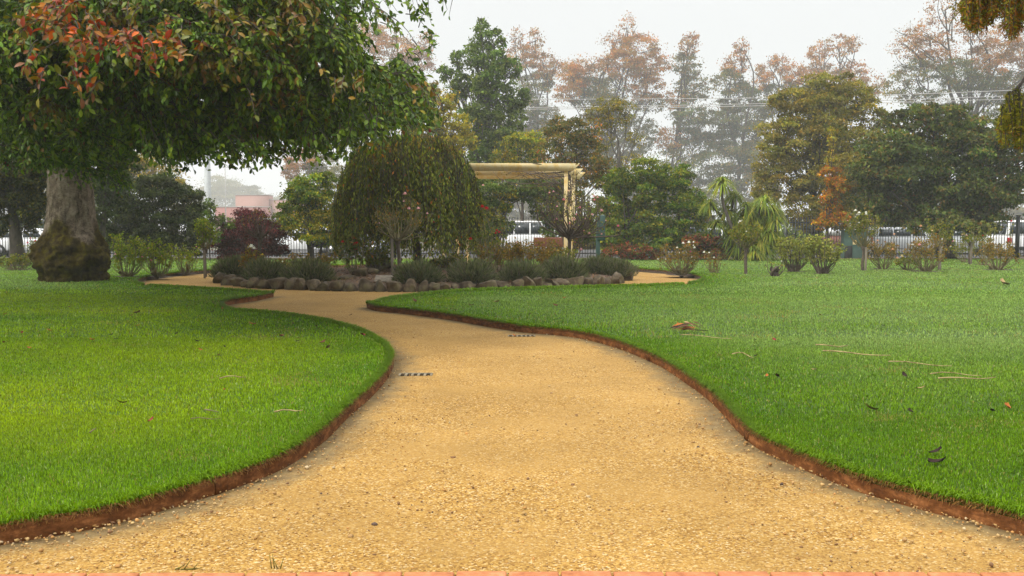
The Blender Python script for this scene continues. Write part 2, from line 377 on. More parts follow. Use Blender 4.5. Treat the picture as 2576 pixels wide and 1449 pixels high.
def tree(name, label, D, base_px, lobes, palette, leaf=.12, cov=3.0, trunk_r=.2, bark='bark_dark', cat='tree', group=None, z0=0.0,
         depth=1.0, up=.5, width=.55, twigs=True, seed=0, sub=.40, fork=.35, lean=0, stems=1, mat_='leaf', spray=0):
    """lobes: (px, py, rx, ry[, palette[, cov]]) measured on the picture at distance D; each becomes a clumpy ellipsoid of leaves carried by a limb"""
    r = np.random.default_rng(1000 + seed)
    base = at(base_px, 600, D); base[2] = z0
    root = thing(name, label, cat, base, group)
    Lp, La, Ln, Ls, Lc = [], [], [], [], []
    centres = []
    for lb in lobes:
        px, py, rx, ry = lb[:4]; pl = lb[4] if len(lb) > 4 and lb[4] else palette; cv = lb[5] if len(lb) > 5 else cov
        c = at(px, py, D); k = D / F; rw = np.array([rx * k, max(rx, ry) * k * depth, ry * k])
        c[1] += r.normal(0, .35 * rw[1]); centres.append((c, rw))
        n = int(cv * (2.2 if D < 100 else 2.0) * PI * rw[0] * rw[2] / (.28 * leaf * leaf))
        ns = max(7, int(17 / (sub / .42) ** 2)); sc = unit(ns, r) * r.uniform(.5, 1.0, (ns, 1)) ** .5
        tint = r.uniform(.5, 1.5, (ns, 1)) * (1 + r.normal(0, .06, (ns, 3)))
        w = r.integers(0, ns, n); dd = unit(n, r); up_ = r.uniform(size=n) < .75; dd[up_, 2] = np.abs(dd[up_, 2])
        rs = sub * r.uniform(.6, 1.05, ns)[w][:, None]
        p = sc[w] + dd * np.array([1.1, 1.1, .72]) * r.uniform(.55, 1.05, (n, 1)) * rs
        fill = r.uniform(size=n) < .12; p[fill] = (unit(n, r) * r.uniform(0, 1, (n, 1)) ** .5 * .85)[fill]
        p = p * rw * .9 + c
        Lp.append(p); Lc.append(pal(pl, n, r) * tint[w])
        out = (p - c) / rw
        nr = unit(n, r) * .9 + np.array([0, 0, up]) + out * .45
        ax = unit(n, r) + out * .3 + np.array([0, 0, -.35]); La.append(ax); Ln.append(nr); Ls.append(leaf * r.uniform(.65, 1.3, n))
        if spray:      # loose outer sprigs that break up the outline
            m = int(n * spray); d = unit(m, r); d[:, 2] = np.abs(d[:, 2]) * .9 - .1
            q = c + d * rw * r.uniform(.85, 1.45, (m, 1)); Lp.append(q); Lc.append(pal(pl, m, r)); La.append(unit(m, r)); Ln.append(unit(m, r)); Ls.append(leaf * r.uniform(.6, 1.1, m))
    V, Fq, C = leaf_quads(np.concatenate(Lp), np.concatenate(La), np.concatenate(Ln), np.concatenate(Ls), width, np.concatenate(Lc))
    # wood
    top = max(c[2] for c, _ in centres); mid = np.mean([c for c, _ in centres], 0)
    curves = []
    tt = base + (np.array([mid[0], base[1], 0]) - base) * .55; tt[2] = z0 + (top - z0) * .82
    roots = [(base + np.array([r.normal(0, trunk_r * 1.2), r.normal(0, trunk_r * 1.2), 0]) if stems > 1 else base) for _ in range(stems)]
    tl = []
    for s_, b0 in enumerate(roots):
        e = tt + (np.array([r.normal(0, .12 * (top - z0)), r.normal(0, .1 * (top - z0)), r.uniform(-.15, 0) * (top - z0)]) if stems > 1 else 0)
        tc = curve(b0, e, .035, 12, r=r); rad = trunk_r * (1 - .85 * np.linspace(0, 1, 12)) / (stems ** .35); rad[0] *= 1.35
        rad = rad * (.62 if D > 100 else .85); curves.append((tc, rad)); tl.append(tc)
    for c, rw in centres:
        tc = tl[r.integers(0, len(tl))]; hz = np.clip((c[2] - z0) * (1 - fork) / (top - z0) + r.uniform(-.08, .05), .06, .92); i = hz * 11
        a = tc[int(i)] * (1 - i % 1) + tc[min(11, int(i) + 1)] * (i % 1)
        L = np.linalg.norm(c - a); rr = min(trunk_r * .4, .014 * L + .01)
        curves.append((curve(a, c, .07, 8, .05, r), np.linspace(rr, rr * .35, 8)))
        if twigs:
            for _ in range(5):
                d = unit(1, r)[0]; d[2] = abs(d[2]) * .8 + .1 * r.normal()
                e = c + d * rw * r.uniform(.7, 1.15 if not spray else 1.45); s0 = c + (a - c) * r.uniform(0, .3)
                curves.append((curve(s0, e, .08, 6, .03, r), np.linspace(rr * .45, .003 * D / 40 + .002, 6)))
    v, f = tube_arrays(curves, 6)
    link('trunk', polymesh('trunk', v, f, smooth=True), M[bark], root)
    link('crown', polymesh('crown', V, Fq, cols=C), M[mat_], root)
    return root

def rosette_flower(c, s, col, r):
    "a small rose: three whorls of cupped petals"
    V, Fc, C = [], [], []
    for ring, (n, rad, h, tilt) in enumerate([(6, 1.0, .0, .25), (5, .7, .18, .6), (4, .36, .3, 1.0)]):
        for k in range(n):
            a = 2 * PI * k / n + ring * .5 + r.uniform(-.2, .2); d = np.array([math.cos(a), math.sin(a), 0]); t = np.array([-d[1], d[0], 0])
            b = len(V); w = rad * .62
            for q in (d * .08 + [0, 0, h * .3], d * rad * .6 + t * w + [0, 0, h + tilt * .35], d * rad + [0, 0, h + tilt * .55], d * rad * .6 - t * w + [0, 0, h + tilt * .35]):
                V.append(c + q * s * .5)
            Fc.append((b, b + 1, b + 2, b + 3)); C += [np.array(col) * r.uniform(.8, 1.12)] * 4
    return polymesh('flower', np.array(V), Fc, cols=np.clip(np.array(C), 0, 1))

COLR = {'pink': (.62, .25, .28), 'palepink': (.7, .42, .42), 'red': (.42, .008, .012), 'white': (.75, .74, .66), 'cream': (.72, .6, .38), 'yellow': (.65, .45, .03), 'peach': (.7, .42, .25), 'magenta': (.45, .06, .2)}

def rose(label, D, px, ytop, wpx, z0=LAWN, canes=14, leaves=500, palette='rose', flowers=(), trunk_y=None, stake=False, leaf=.055, bare=.0, seed=0, group=None, name='rose_bush',
         cane_mat='cane', thick=.009, soil=True, up_bias=.0, stake_dx=.0, stake_y=None, gnarl=0):
    r = np.random.default_rng(5000 + seed); k = D / F
    base = at(px, 650, D); base[2] = z0
    root = thing(name, label, 'rose bush' if name == 'rose_bush' else 'standard rose', base, group)
    ztop = at(px, ytop, D)[2]; W = wpx * k / 2
    org = base.copy(); curves = []
    if trunk_y:
        org = at(px, trunk_y, D); tcv = curve(base - [0, 0, .03], org, .025, 8, r=r)
        tv, tf = tube_arrays([(tcv, np.linspace(.05, .042, 8)), (np.array([org - [0, 0, .1], org, org + [0, 0, .07]]), np.array([.05, .085, .03]))], 8)
        link('stem', polymesh('stem', tv, tf, smooth=True), M['cane_brown'], root)
    for g in range(gnarl):
        a = r.uniform(0, 2 * PI); e = base + np.array([math.cos(a) * W * .35, math.sin(a) * W * .35, r.uniform(.12, .3)])
        curves.append((curve(base - [0, 0, .02], e, .15, 6, r=r), np.array([.06, .055, .05, .045, .05, .03])))
    tips = []
    for i in range(canes):
        a = 2 * PI * (i + r.uniform(0, .8)) / canes; rr = W * r.uniform(.35, 1.0)
        hz = ztop - (ztop - org[2]) * (r.uniform(0, .55) * (.4 + .6 * rr / W))
        e = np.array([org[0] + math.cos(a) * rr, org[1] + math.sin(a) * rr * .9, hz]); s = org + np.array([math.cos(a), math.sin(a), 0]) * (.03 if trunk_y else .1)
        tips.append((s, e))
    fl = []
    for (fx, fy, fc, fs) in flowers:
        c = at(fx, fy, D); c[1] += r.uniform(-.6, .25) * W; fl.append((c, fc, fs * k * 1.45))
        s = org + r.normal(0, .05, 3) * [1, 1, 0]; tips.append((s, c - [0, 0, fs * k * .2]))
    Lp, La = [], []
    for s, e in tips:
        c = curve(s, e, .06, 9, .0, r); L = np.linalg.norm(e - s)
        c += (np.array([e[0] - s[0], e[1] - s[1], 0]) * .35 * np.sin(PI * np.linspace(0, 1, 9))[:, None])
        curves.append((c, np.linspace(thick * 1.6, thick * .5, 9)))
        for _ in range(2):
            i = r.integers(4, 8); d = unit(1, r)[0] * [1, 1, .4] + [0, 0, .7]; q = curve(c[i], c[i] + d * L * r.uniform(.12, .3), .08, 5, r=r)
            curves.append((q, np.linspace(thick * .7, thick * .35, 5)))
            m = max(2, int(1.35 * leaves / len(tips) / 3)); t = r.uniform(bare, 1, m) * 3.99; ii = t.astype(int); Lp.append(q[ii] + (q[ii + 1] - q[ii]) * (t % 1)[:, None]); La.append(unit(m, r))
        m = max(2, int(1.35 * leaves / len(tips) / 3)); t = r.uniform(.5 + bare * .4, 1, m) ** .8 * 7.99; ii = t.astype(int)
        Lp.append(c[ii] + (c[np.minimum(ii + 1, 8)] - c[ii]) * (t % 1)[:, None]); La.append(unit(m, r))
    v, f = tube_arrays(curves, 5); link('canes', polymesh('canes', v, f, smooth=True), M[cane_mat], root)
    if leaves:
        p = np.concatenate(Lp); n = len(p); p = p + r.normal(0, .03, (n, 3))
        V, Fq, C = leaf_quads(p, np.concatenate(La) + [0, 0, .1], unit(n, r) + [0, 0, .8], leaf * 1.25 * r.uniform(.7, 1.3, n), .62, pal(palette, n, r))
        link('foliage', polymesh('foliage', V, Fq, cols=C), M['leaf'], root)
    for c, fc, fs in fl: link('flower', rosette_flower(c, max(fs, .07), COLR[fc], r), M['petal'], root)
    if stake:
        b0 = base + [stake_dx, -.07, 0]; tz = at(px, stake_y or trunk_y or ytop, D)[2]
        mb = MB().box((b0[0], b0[1], (z0 - .1 + tz) / 2), (.06, .05, tz - z0 + .1), r.uniform(-.3, .3)); mb.build('stake', M['stake'], root, .006)
    if soil: SOIL.append((base[0], base[1], max(.25, min(W * .75, .8)), z0))
    return root
SOIL = []

# ------------------------------------------------------------------ the path outline
CEN = np.array([-2.38, 27.4])
ZT = .108
right_px = [(2760, 1392, 0), (2576, 1348, 0), (2469, 1318, 0), (2362, 1294, 0), (2254, 1264, 0), (2147, 1232, 0), (2066, 1200, 0), (1986, 1167, 0), (1932, 1143, 0), (1889, 1116, 0), (1846, 1073, 0), (1814, 1036, 0), (1771, 998, 0), (1717, 958, 0), (1660, 922, 0), (1592, 891, 0), (1525, 867.5, 0), (1459, 852.5, 0), (1392, 844, 0), (1325, 838, 0), (1259, 827.5, 0), (1192, 815, 0), (1125, 804, 0), (1059, 795, 0), (992, 787.5, 0), (945, 782, 0), (923, 774, 0), (935, 759, ZT), (968, 749, ZT), (1025, 741, ZT), (1092, 734, ZT), (1159, 728.5, ZT), (1259, 724.5, ZT), (1359, 722, ZT), (1459, 719.5, ZT), (1592, 716.5, ZT), (1717, 712.5, ZT)]
left_px = [(-190, 1402, 0), (0, 1371, 0), (134, 1348, 0), (236, 1330, 0), (322, 1310, 0), (408, 1286, 0), (483, 1264, 0), (591, 1229, 0), (687, 1192, 0), (762, 1149, 0), (827, 1100, 0), (880, 1047, 0), (934, 998, 0), (972, 955, 0), (990, 915, 0), (977, 862, ZT), (950, 845, ZT), (913, 826.5, ZT), (859, 811.5, ZT), (795, 798, ZT), (719, 787, ZT), (644, 780, ZT)]
R_ = [P(*p)[:2] for p in right_px]
L_ = [P(*p)[:2] for p in left_px] + [np.array([-4.55, 16.1]), np.array([-5.0, 17.2])] + [P(*p)[:2] for p in [(578, 767, 0), (644, 757, 0), (688, 747, 0)]] + [P(*p)[:2] for p in [(676, 734, ZT), (617, 729, ZT), (537, 724.5, ZT), (456, 720, ZT), (376, 716, ZT)]]
Rl = smooth_line(R_, .1); Ll = smooth_line(L_, .1)
a0 = math.atan2(*(Rl[-1] - CEN)[::-1]); a1 = math.atan2(*(Ll[-1] - CEN)[::-1]) % (2 * PI)
r0 = np.linalg.norm(Rl[-1] - CEN); r1 = np.linalg.norm(Ll[-1] - CEN)
ts = np.linspace(0, 1, 90)[1:-1]
Ring = np.array([CEN + (r0 + (r1 - r0) * t + 1.6 * math.sin(PI * t) ** 3 - .15 * math.sin(PI * t)) * np.array([math.cos(a0 + (a1 - a0) * t), math.sin(a0 + (a1 - a0) * t)]) for t in ts])
PATH = np.vstack([Rl, Ring, Ll[::-1]])         # open at the near end (camera side)
NEAR = 3.3
PATHPOLY = np.vstack([[[9.0, NEAR]], [[8.0, 3.6]], PATH, [[-7.0, 3.7]], [[-8.0, NEAR]]])

def in_poly(x, y, poly):
    inside = np.zeros(len(x), bool); px, py = poly[:, 0], poly[:, 1]; j = len(poly) - 1
    for i in range(len(poly)):
        if py[i] != py[j]:
            c = ((py[i] > y) != (py[j] > y)) & (x < (px[j] - px[i]) * (y - py[i]) / (py[j] - py[i]) + px[i]); inside ^= c
        j = i
    return inside

def edge_dist(x, y, line, chunk=60000):
    a, b = line[:-1].astype(np.float32), line[1:].astype(np.float32); ab = b - a; L2 = (ab ** 2).sum(1) + 1e-9
    out = np.empty(len(x), np.float32)
    for i in range(0, len(x), chunk):
        p = np.stack([x[i:i + chunk], y[i:i + chunk]], 1).astype(np.float32)[:, None, :]
        t = np.clip(((p - a) * ab).sum(2) / L2, 0, 1); d = p - (a + t[..., None] * ab); out[i:i + chunk] = np.sqrt((d ** 2).sum(2).min(1))
    return out
PATH_S = PATH[::3]

# ------------------------------------------------------------------ setting: ground, path, lawn, bed
def sheet(name, x0, x1, y0, y1, z, m, n=2):
    xs, ys = np.linspace(x0, x1, n), np.linspace(y0, y1, n); X, Y = np.meshgrid(xs, ys)
    V = np.stack([X.ravel(), Y.ravel(), np.full(X.size, z)], 1); i = np.arange(n - 1); I, J = np.meshgrid(i, i); b = (J * n + I).ravel()
    return tag(link(name, polymesh(name, V, np.stack([b, b + 1, b + n + 1, b + n], 1)), m), kind='structure')
sheet('ground', -640, 640, -6, 760, -.03, M['earth'], 12)
sheet('road', -200, 200, 47.5, 66, -.01, M['asphalt'], 8)
sheet('pavement', -200, 200, 45.25, 47.3, .02, M['concrete'], 8)

xs = np.arange(-13, 12.01, .09); ys = np.concatenate([np.arange(2.2, 14, .07), np.arange(14, 38, .14)]); X, Y = np.meshgrid(xs, ys)
ed = edge_dist(X.ravel(), Y.ravel(), PATH_S); nx = len(xs)
Zp = np.array([mnoise.noise(Vector((x * .9, y * .9, 0))) * .012 for x, y in zip(X.ravel(), Y.ravel())]) + .012 * np.clip(ed / .9, 0, 1)
J, I = np.meshgrid(np.arange(len(ys) - 1), np.arange(nx - 1), indexing='ij'); b = (J * nx + I).ravel()
pm = polymesh('path', np.stack([X.ravel(), Y.ravel(), Zp], 1), np.stack([b, b + 1, b + nx + 1, b + nx], 1), smooth=True)
ea = pm.attributes.new('edge', 'FLOAT', 'POINT'); ea.data.foreach_set('value', np.exp(-(ed / .34) ** 1.4).astype(np.float32))
tag(link('path', pm, M['gravel']), kind='structure')

lawn_loop = np.vstack([[[-70, 3.7]], [[-7.0, 3.7]], Ll, Ring[::-1], Rl[::-1], [[8.0, 3.6]], [[70, 3.6]], [[70, 44.4]], [[-70, 44.4]]])
tri = geometry.tessellate_polygon([[Vector((p[0], p[1], 0)) for p in lawn_loop]])
V = np.column_stack([lawn_loop, np.full(len(lawn_loop), LAWN)]); nL = len(V)
Vb = V.copy(); Vb[:, 2] = -.02
fs = [tuple(t) for t in tri] + [(i, (i + 1) % nL, nL + (i + 1) % nL, nL + i) for i in range(nL)]
tag(link('lawn', polymesh('lawn', np.vstack([V, Vb]), fs), M['lawn']), kind='structure')
sheet('mulch_strip', -70, 70, 42.6, 44.9, LAWN + .012, M['mulch'], 3)

def ribbon(name, line, z0, z1, th, m, wob=.004):
    t = np.gradient(line, axis=0); t /= np.linalg.norm(t, axis=1, keepdims=True); nrm = np.stack([-t[:, 1], t[:, 0]], 1)
    K = len(line); top = z1 + wob * np.array([mnoise.noise(Vector((p[0] * 1.5, p[1] * 1.5, 3))) for p in line]) * 3
    a, c = line + nrm * th / 2, line - nrm * th / 2
    V = np.vstack([np.column_stack([a, np.full(K, z0)]), np.column_stack([a, top]), np.column_stack([c, top]), np.column_stack([c, np.full(K, z0)])])
    i = np.arange(K - 1); fs = [np.stack([i + p * K, i + 1 + p * K, i + 1 + q * K, i + q * K], 1) for p, q in ((0, 1), (1, 2), (2, 3))]
    return link(name, polymesh(name, V, np.concatenate(fs)), m)
kL = len(Ll) - 38; 
tag(ribbon('steel_edging', Ll[:kL], -.02, .082, .009, M['steel']), 'dark brown rusted steel strip edging the curved left lawn', 'lawn edging', 'steel edging along the path')
tag(ribbon('steel_edging', Rl[:-30], -.02, .072, .009, M['steel']), 'orange brown rusted steel strip edging the right lawn', 'lawn edging', 'steel edging along the path')
tag(ribbon('soil_edge', np.vstack([Rl[-31:], Ring, Ll[::-1][:39]]), -.02, .076, .02, M['soil'], .012), kind='structure')

for e_, ln_, k0, zt in ((bpy.data.objects['steel_edging'], Ll, (14, 52, 88), .084), (bpy.data.objects['steel_edging.001'], Rl, (22, 58, 92, 130, 165), .074)):
    for k in k0:
        p, q = ln_[k], ln_[k + 1]; a = math.atan2(q[1] - p[1], q[0] - p[0])
        n_ = np.array([-math.sin(a), math.cos(a)]) * (-.008 if ln_ is Ll else .008); MB().box((p[0] + n_[0], p[1] + n_[1], (zt - .004) / 2), (.09, .008, zt), a).build('joint_plate', M['steel'], e_)
# brick border at the very front
BRK = P(1288, 1437, .031)[1]; mb = MB(); x = -4.6
while x < 4.9:
    yy = BRK - .0035 * (x - .2) ** 2 * 1.2
    mb.box((x + .1, yy - .055 + random.uniform(-.003, .003), .006 + random.uniform(-.002, .003)), (.199, .11, .05), -.0075 * (x - .2)); x += .2085
tag(mb.build('brick_border', M['border_brick'], None, .006), 'row of orange paving bricks crossing the near end of the path', 'brick border')
MOSS = []

BR = 5.5
def bedz(x, y):
    r = math.hypot(x - CEN[0], y - CEN[1]); return .13 + .2 * max(0, 1 - (r / 5.3) ** 2)
nr_, na_ = 22, 64; V = [(CEN[0], CEN[1], bedz(*CEN))]; fs = []
for i in range(1, nr_ + 1):
    for j in range(na_):
        r_, a = 5.4 * i / nr_, 2 * PI * j / na_; x, y = CEN[0] + r_ * math.cos(a), CEN[1] + r_ * math.sin(a)
        V.append((x, y, bedz(x, y) + .03 * mnoise.noise(Vector((x * 3, y * 3, 0))) if i < nr_ else .0))
for j in range(na_): fs.append((0, 1 + j, 1 + (j + 1) % na_))
for i in range(nr_ - 1):
    for j in range(na_): b = 1 + i * na_; fs.append((b + j, b + na_ + j, b + na_ + (j + 1) % na_, b + (j + 1) % na_))
tag(link('garden_bed', polymesh('garden_bed', np.array(V), fs, smooth=True), M['mulch']), kind='structure')

# ------------------------------------------------------------------ stones
def stone_mesh(sx, sy, sz, seed, flat=.0):
    import bmesh
    bm = bmesh.new(); bmesh.ops.create_icosphere(bm, subdivisions=3, radius=1)
    r = random.Random(seed); off = Vector((r.uniform(0, 50), r.uniform(0, 50), r.uniform(0, 50))); e = r.uniform(.5, .72)
    planes = [(Vector((r.gauss(0, 1), r.gauss(0, 1), r.gauss(0, .9))).normalized(), r.uniform(.5, .82)) for _ in range(10)]
    for v in bm.verts:
        c = v.co.copy(); q = Vector([math.copysign(abs(t) ** e, t) for t in c])
        for n_, d in planes:
            k = q.dot(n_)
            if k > d: q -= n_ * (k - d) * .95
        q *= 1.12 + .2 * mnoise.noise(c * 1.4 + off) + .1 * mnoise.noise(c * 4 + off) + .05 * mnoise.noise(c * 9 + off)
        v.co = Vector((q.x * sx, q.y * sy, q.z * sz))
    me = bpy.data.meshes.new('stone'); bm.to_mesh(me); bm.free()
    me.polygons.foreach_set('use_smooth', np.ones(len(me.polygons), dtype=bool)); return me

def place_stone(name, x, y, z, sx, sy, sz, rz, label, group, cat='stone', seed=0):
    o = link(name, stone_mesh(sx, sy, sz, seed), M['stone']); o.location = (x, y, z); o.rotation_euler = (0, 0, rz); return tag(o, label, cat, group)

# widths measured along the row in the picture, left to right
wid = [38, 34, 24, 30, 26, 44, 46, 46, 32, 40, 40, 52, 38, 56, 44, 60, 46, 36, 36, 36, 28, 62, 62, 58, 34, 40, 28, 24, 34, 32, 46, 34, 36, 28, 48, 22]
hgt = [1.1, 1, .8, .85, 1.15, .95, 1, 1.3, 1.05, .95, 1, 1.05, 1.0, 1.1, 1.05, .95, 1.1, 1.0, 1.05, .95, .9, .95, .95, .85, 1.1, 1.4, 1.3, .8, .95, .9, 1.15, .85, 1.1, .95, 1.3, 1]
tot = sum(wid); ang0, ang1 = PI + .12, 2 * PI - .10; acc = 0
tone = ['grey', 'brown', 'dark grey', 'tan', 'mossy']
ordn = ['first', 'second', 'third', 'fourth', 'fifth', 'sixth', 'seventh', 'eighth', 'ninth', 'tenth', 'eleventh', 'twelfth', 'thirteenth', 'fourteenth', 'fifteenth', 'sixteenth', 'seventeenth', 'eighteenth']
px_edges = np.cumsum([0] + wid) / tot * (1586 - 537) + 537
nS = len(wid)
for i, (w, h) in enumerate(zip(wid, hgt)):
    pc = (px_edges[i] + px_edges[i + 1]) / 2
    # intersect the sight line of pc with the circle of the bed
    d = ray(pc, 730)[:2]; d = d / np.linalg.norm(d); bq = d @ CEN; disc = bq * bq - (CEN @ CEN - BR * BR)
    t = bq - math.sqrt(max(disc, 0.02)); p = d * t
    half = (px_edges[i + 1] - px_edges[i]) / 2 / F * p[1] * 1.08
    a = math.atan2(p[1] - CEN[1], p[0] - CEN[0]); tang = a + PI / 2
    cosf = abs(math.cos(tang)); half = min(half / max(cosf, .35), half * 1.8)
    left = i < nS / 2; j = i if left else nS - 1 - i
    place_stone('edging_stone', p[0], p[1], .09 * h, half, random.uniform(.17, .22), .165 * h, tang, f'rough brown edging stone, {ordn[j]} from the {"left" if left else "right"} end of the round bed', 'stones edging the round bed', seed=i)
inner = [(1330, 703, 23.6, .25, .14, 'low flat stone inside the bed behind the edging row'), (1695 * .0 + 905, 690, 24.2, .38, .22, 'dark boulder inside the bed left of the staked rose'), (965, 664, 26.4, .26, .3, 'tall dark rock behind the staked rose trunk'), (940, 692, 24.8, .3, .16, 'brown rock beside the stake of the pink rose'), (1085, 660, 26.8, .3, .25, 'grey rock at the foot of the weeping tree'), (1265, 690, 25.2, .26, .16, 'pale grey rock in the mulch right of the weeping tree'), (870, 702, 23.4, .34, .12, 'flat brown rock lying in the mulch'), (1222, 684, 26, .22, .15, 'small rock in mulch below the red roses')]
for i, (px, py, D, s, h, lb) in enumerate(inner):
    q = at(px, py, D); s *= .62; h *= .62; place_stone('garden_rock', q[0], q[1], bedz(q[0], q[1]) + h * .45, s, s * .7, h, random.uniform(0, 3), lb, 'rocks inside the round bed', seed=90 + i)
# stump
q = at(933, 668, 26.2); z = bedz(q[0], q[1]); mb = MB()
mb.tube([(q[0], q[1], z - .05), (q[0], q[1], z + .12), (q[0] + .03, q[1], z + .3), (q[0] + .05, q[1], z + .42)], [.2, .15, .13, .12], 12)
tag(mb.build('tree_stump', M['stake'], None, 0, True), 'short weathered tree stump in the bed behind the staked rose', 'stump')
# plaque
q = at(977, 707, 22.75); root = thing('stone_plaque', 'grey slab plaque lying tilted behind the edging stones', 'plaque', (q[0], q[1], .18))
MB().box((q[0], q[1], .235), (.62, .4, .07), 0, .32).build('slab', M['stake'], root, .012)

# ------------------------------------------------------------------ lavender clumps
def lavender_mesh(seed):
    r = np.random.default_rng(seed); n = 4200
    a = r.uniform(0, 2 * PI, n); ph = np.arccos(r.uniform(.0, 1, n)); d = np.stack([np.sin(ph) * np.cos(a), np.sin(ph) * np.sin(a), np.cos(ph)], 1)
    lob = np.array([1 + .3 * mnoise.noise(Vector(tuple(v * 1.7)) + Vector((seed, 0, 0))) for v in d])[:, None]
    s0 = d * r.uniform(.5, 1.0, (n, 1)) * [.56, .5, .38] * lob; ax = d * [1, 1, 1.0] + r.normal(0, .22, (n, 3)) + [0, 0, .55]
    L = r.uniform(.07, .15, n); cols = np.array([(.08, .098, .038), (.115, .132, .052), (.056, .072, .026), (.15, .155, .07), (.12, .105, .07)])[r.integers(0, 5, n)] * r.uniform(.75, 1.2, (n, 1))
    V, Fq, C = leaf_quads(s0, ax, unit(n, r), L, .13, cols)
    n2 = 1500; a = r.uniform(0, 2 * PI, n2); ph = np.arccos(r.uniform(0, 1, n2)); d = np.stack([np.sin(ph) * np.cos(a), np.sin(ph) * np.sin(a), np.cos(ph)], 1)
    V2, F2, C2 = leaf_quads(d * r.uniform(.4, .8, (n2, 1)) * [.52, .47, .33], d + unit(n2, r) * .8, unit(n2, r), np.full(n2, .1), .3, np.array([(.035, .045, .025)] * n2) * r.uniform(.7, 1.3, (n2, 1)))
    return polymesh('lavender', np.vstack([V, V2]), np.vstack([Fq, F2 + len(V)]), cols=np.vstack([C, C2]))
lav = [(587, 24.9, 1.1, 'leftmost grey green lavender clump at the end of the bed'), (668, 23.8, 1.0, 'lavender clump below the white and yellow roses'), (777, 22.95, 1.08, 'wide lavender mound left of the bare mulch gap'), (1052, 22.7, 1.05, 'lavender mound right beside the stone plaque'), (1186, 22.95, 1.05, 'broad green lavender mound below the red roses'), (1311, 23.6, .98, 'green lavender clump behind two upright stones'), (1420, 24.25, 1.12, 'tall lavender clump in front of the pergola post'), (1505, 25.1, 1.02, 'brownish lavender clump near the right end of the bed'), (1552, 25.9, .95, 'rightmost dark green lavender clump beside the lawn')]
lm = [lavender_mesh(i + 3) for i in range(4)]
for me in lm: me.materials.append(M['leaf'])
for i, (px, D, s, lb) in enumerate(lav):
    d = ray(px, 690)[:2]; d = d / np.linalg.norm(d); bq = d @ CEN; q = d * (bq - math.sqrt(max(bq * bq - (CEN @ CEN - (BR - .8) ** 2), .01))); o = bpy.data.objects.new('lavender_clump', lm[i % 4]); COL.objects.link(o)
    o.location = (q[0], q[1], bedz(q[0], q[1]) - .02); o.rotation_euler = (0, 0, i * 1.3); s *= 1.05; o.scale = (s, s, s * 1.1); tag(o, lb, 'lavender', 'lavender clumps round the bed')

# ------------------------------------------------------------------ pergola
yaw = .055
def pg(u, v):   # pergola plan coordinates
    o = np.array([2.03 - .35, 31.0]); return o + u * np.array([math.cos(-.10), math.sin(-.10) * 0]) + v * np.array([.11, 1.0])
top = 3.42; proot_xy = pg(-1.9, 2.4)
root = thing('pergola', 'weathered cream timber pergola with rust stained beams', 'pergola', (proot_xy[0], proot_xy[1], .12))
for j, v in enumerate((0, 2.7, 4.9)):
    e0, e1 = pg(-4.3, v), pg(.42, v); c = (e0 + e1) / 2; L = e1[0] - e0[0]
    prof = [(-L / 2 + .22, -.14), (L / 2 - .2, -.14), (L / 2, .09), (L / 2, .10), (-L / 2, .10), (-L / 2, .09)]
    MB().add([(c[0] + x, c[1] + yv, top - .1 + z) for yv in (-.03, .03) for x, z in prof], [tuple(range(6)), tuple(range(11, 5, -1))] + [(i, i + 6, (i + 1) % 6 + 6, (i + 1) % 6) for i in range(6)]).build('beam', M['cream'], root)
for v in (0.0, 2.7, 4.9):
    for u in (0, -3.85):
        p = pg(u, v); MB().box((p[0], p[1] + .085, (.05 + top - .005) / 2), (.115, .10, top - .005 - .05)).build('post', M['cream'], root, .006)
# vine on the pergola
r = np.random.default_rng(77); cv = []
p0 = pg(.1, .35)
for i in range(26):
    u0 = r.uniform(-2.6, .05); s = np.append(pg(.12, r.uniform(.1, .6)), r.uniform(2.0, 3.2)); v = r.uniform(.0, 2.4); e = np.append(pg(u0, v), top - .2 + r.uniform(-.25, .25))
    cv.append((curve(s, e, .09, 9, .05, r), np.linspace(.02, .006, 9)))
for i in range(14):
    s = np.append(pg(.15, .3), .15) + r.normal(0, .06, 3); e = np.append(pg(r.uniform(0, .45), r.uniform(.0, 1)), r.uniform(1.8, 3.2)); cv.append((curve(s, e, .05, 9, 0, r), np.linspace(.02, .007, 9)))
    for _ in range(5):
        s2 = e + r.normal(0, .25, 3); cv.append((curve(s2, s2 + r.normal(0, .35, 3), .1, 5, 0, r), np.linspace(.008, .003, 5)))
vroot = thing('climbing_rose', 'nearly bare climbing rose tangled over the cream pergola', 'climber', (*pg(.15, .3), .12))
v_, f_ = tube_arrays(cv, 5); link('canes', polymesh('canes', v_, f_, smooth=True), M['cane_brown'], vroot)
n = 420; ids = r.integers(0, len(cv), n); pp = np.array([cv[i][0][r.integers(3, len(cv[i][0]))] for i in ids]) + r.normal(0, .1, (n, 3))
V, Fq, C = leaf_quads(pp, unit(n, r), unit(n, r), .07 * r.uniform(.7, 1.3, n), .6, pal('rosebrown', n, r)); link('foliage', polymesh('foliage', V, Fq, cols=C), M['leaf'], vroot)
for fx, fy, fs in ((1215, 467, 9), (1422, 445, 6), (1430, 480, 6)): link('flower', rosette_flower(at(fx, fy, 30.7), fs * 31 / F, COLR['palepink'], r), M['petal'], vroot)

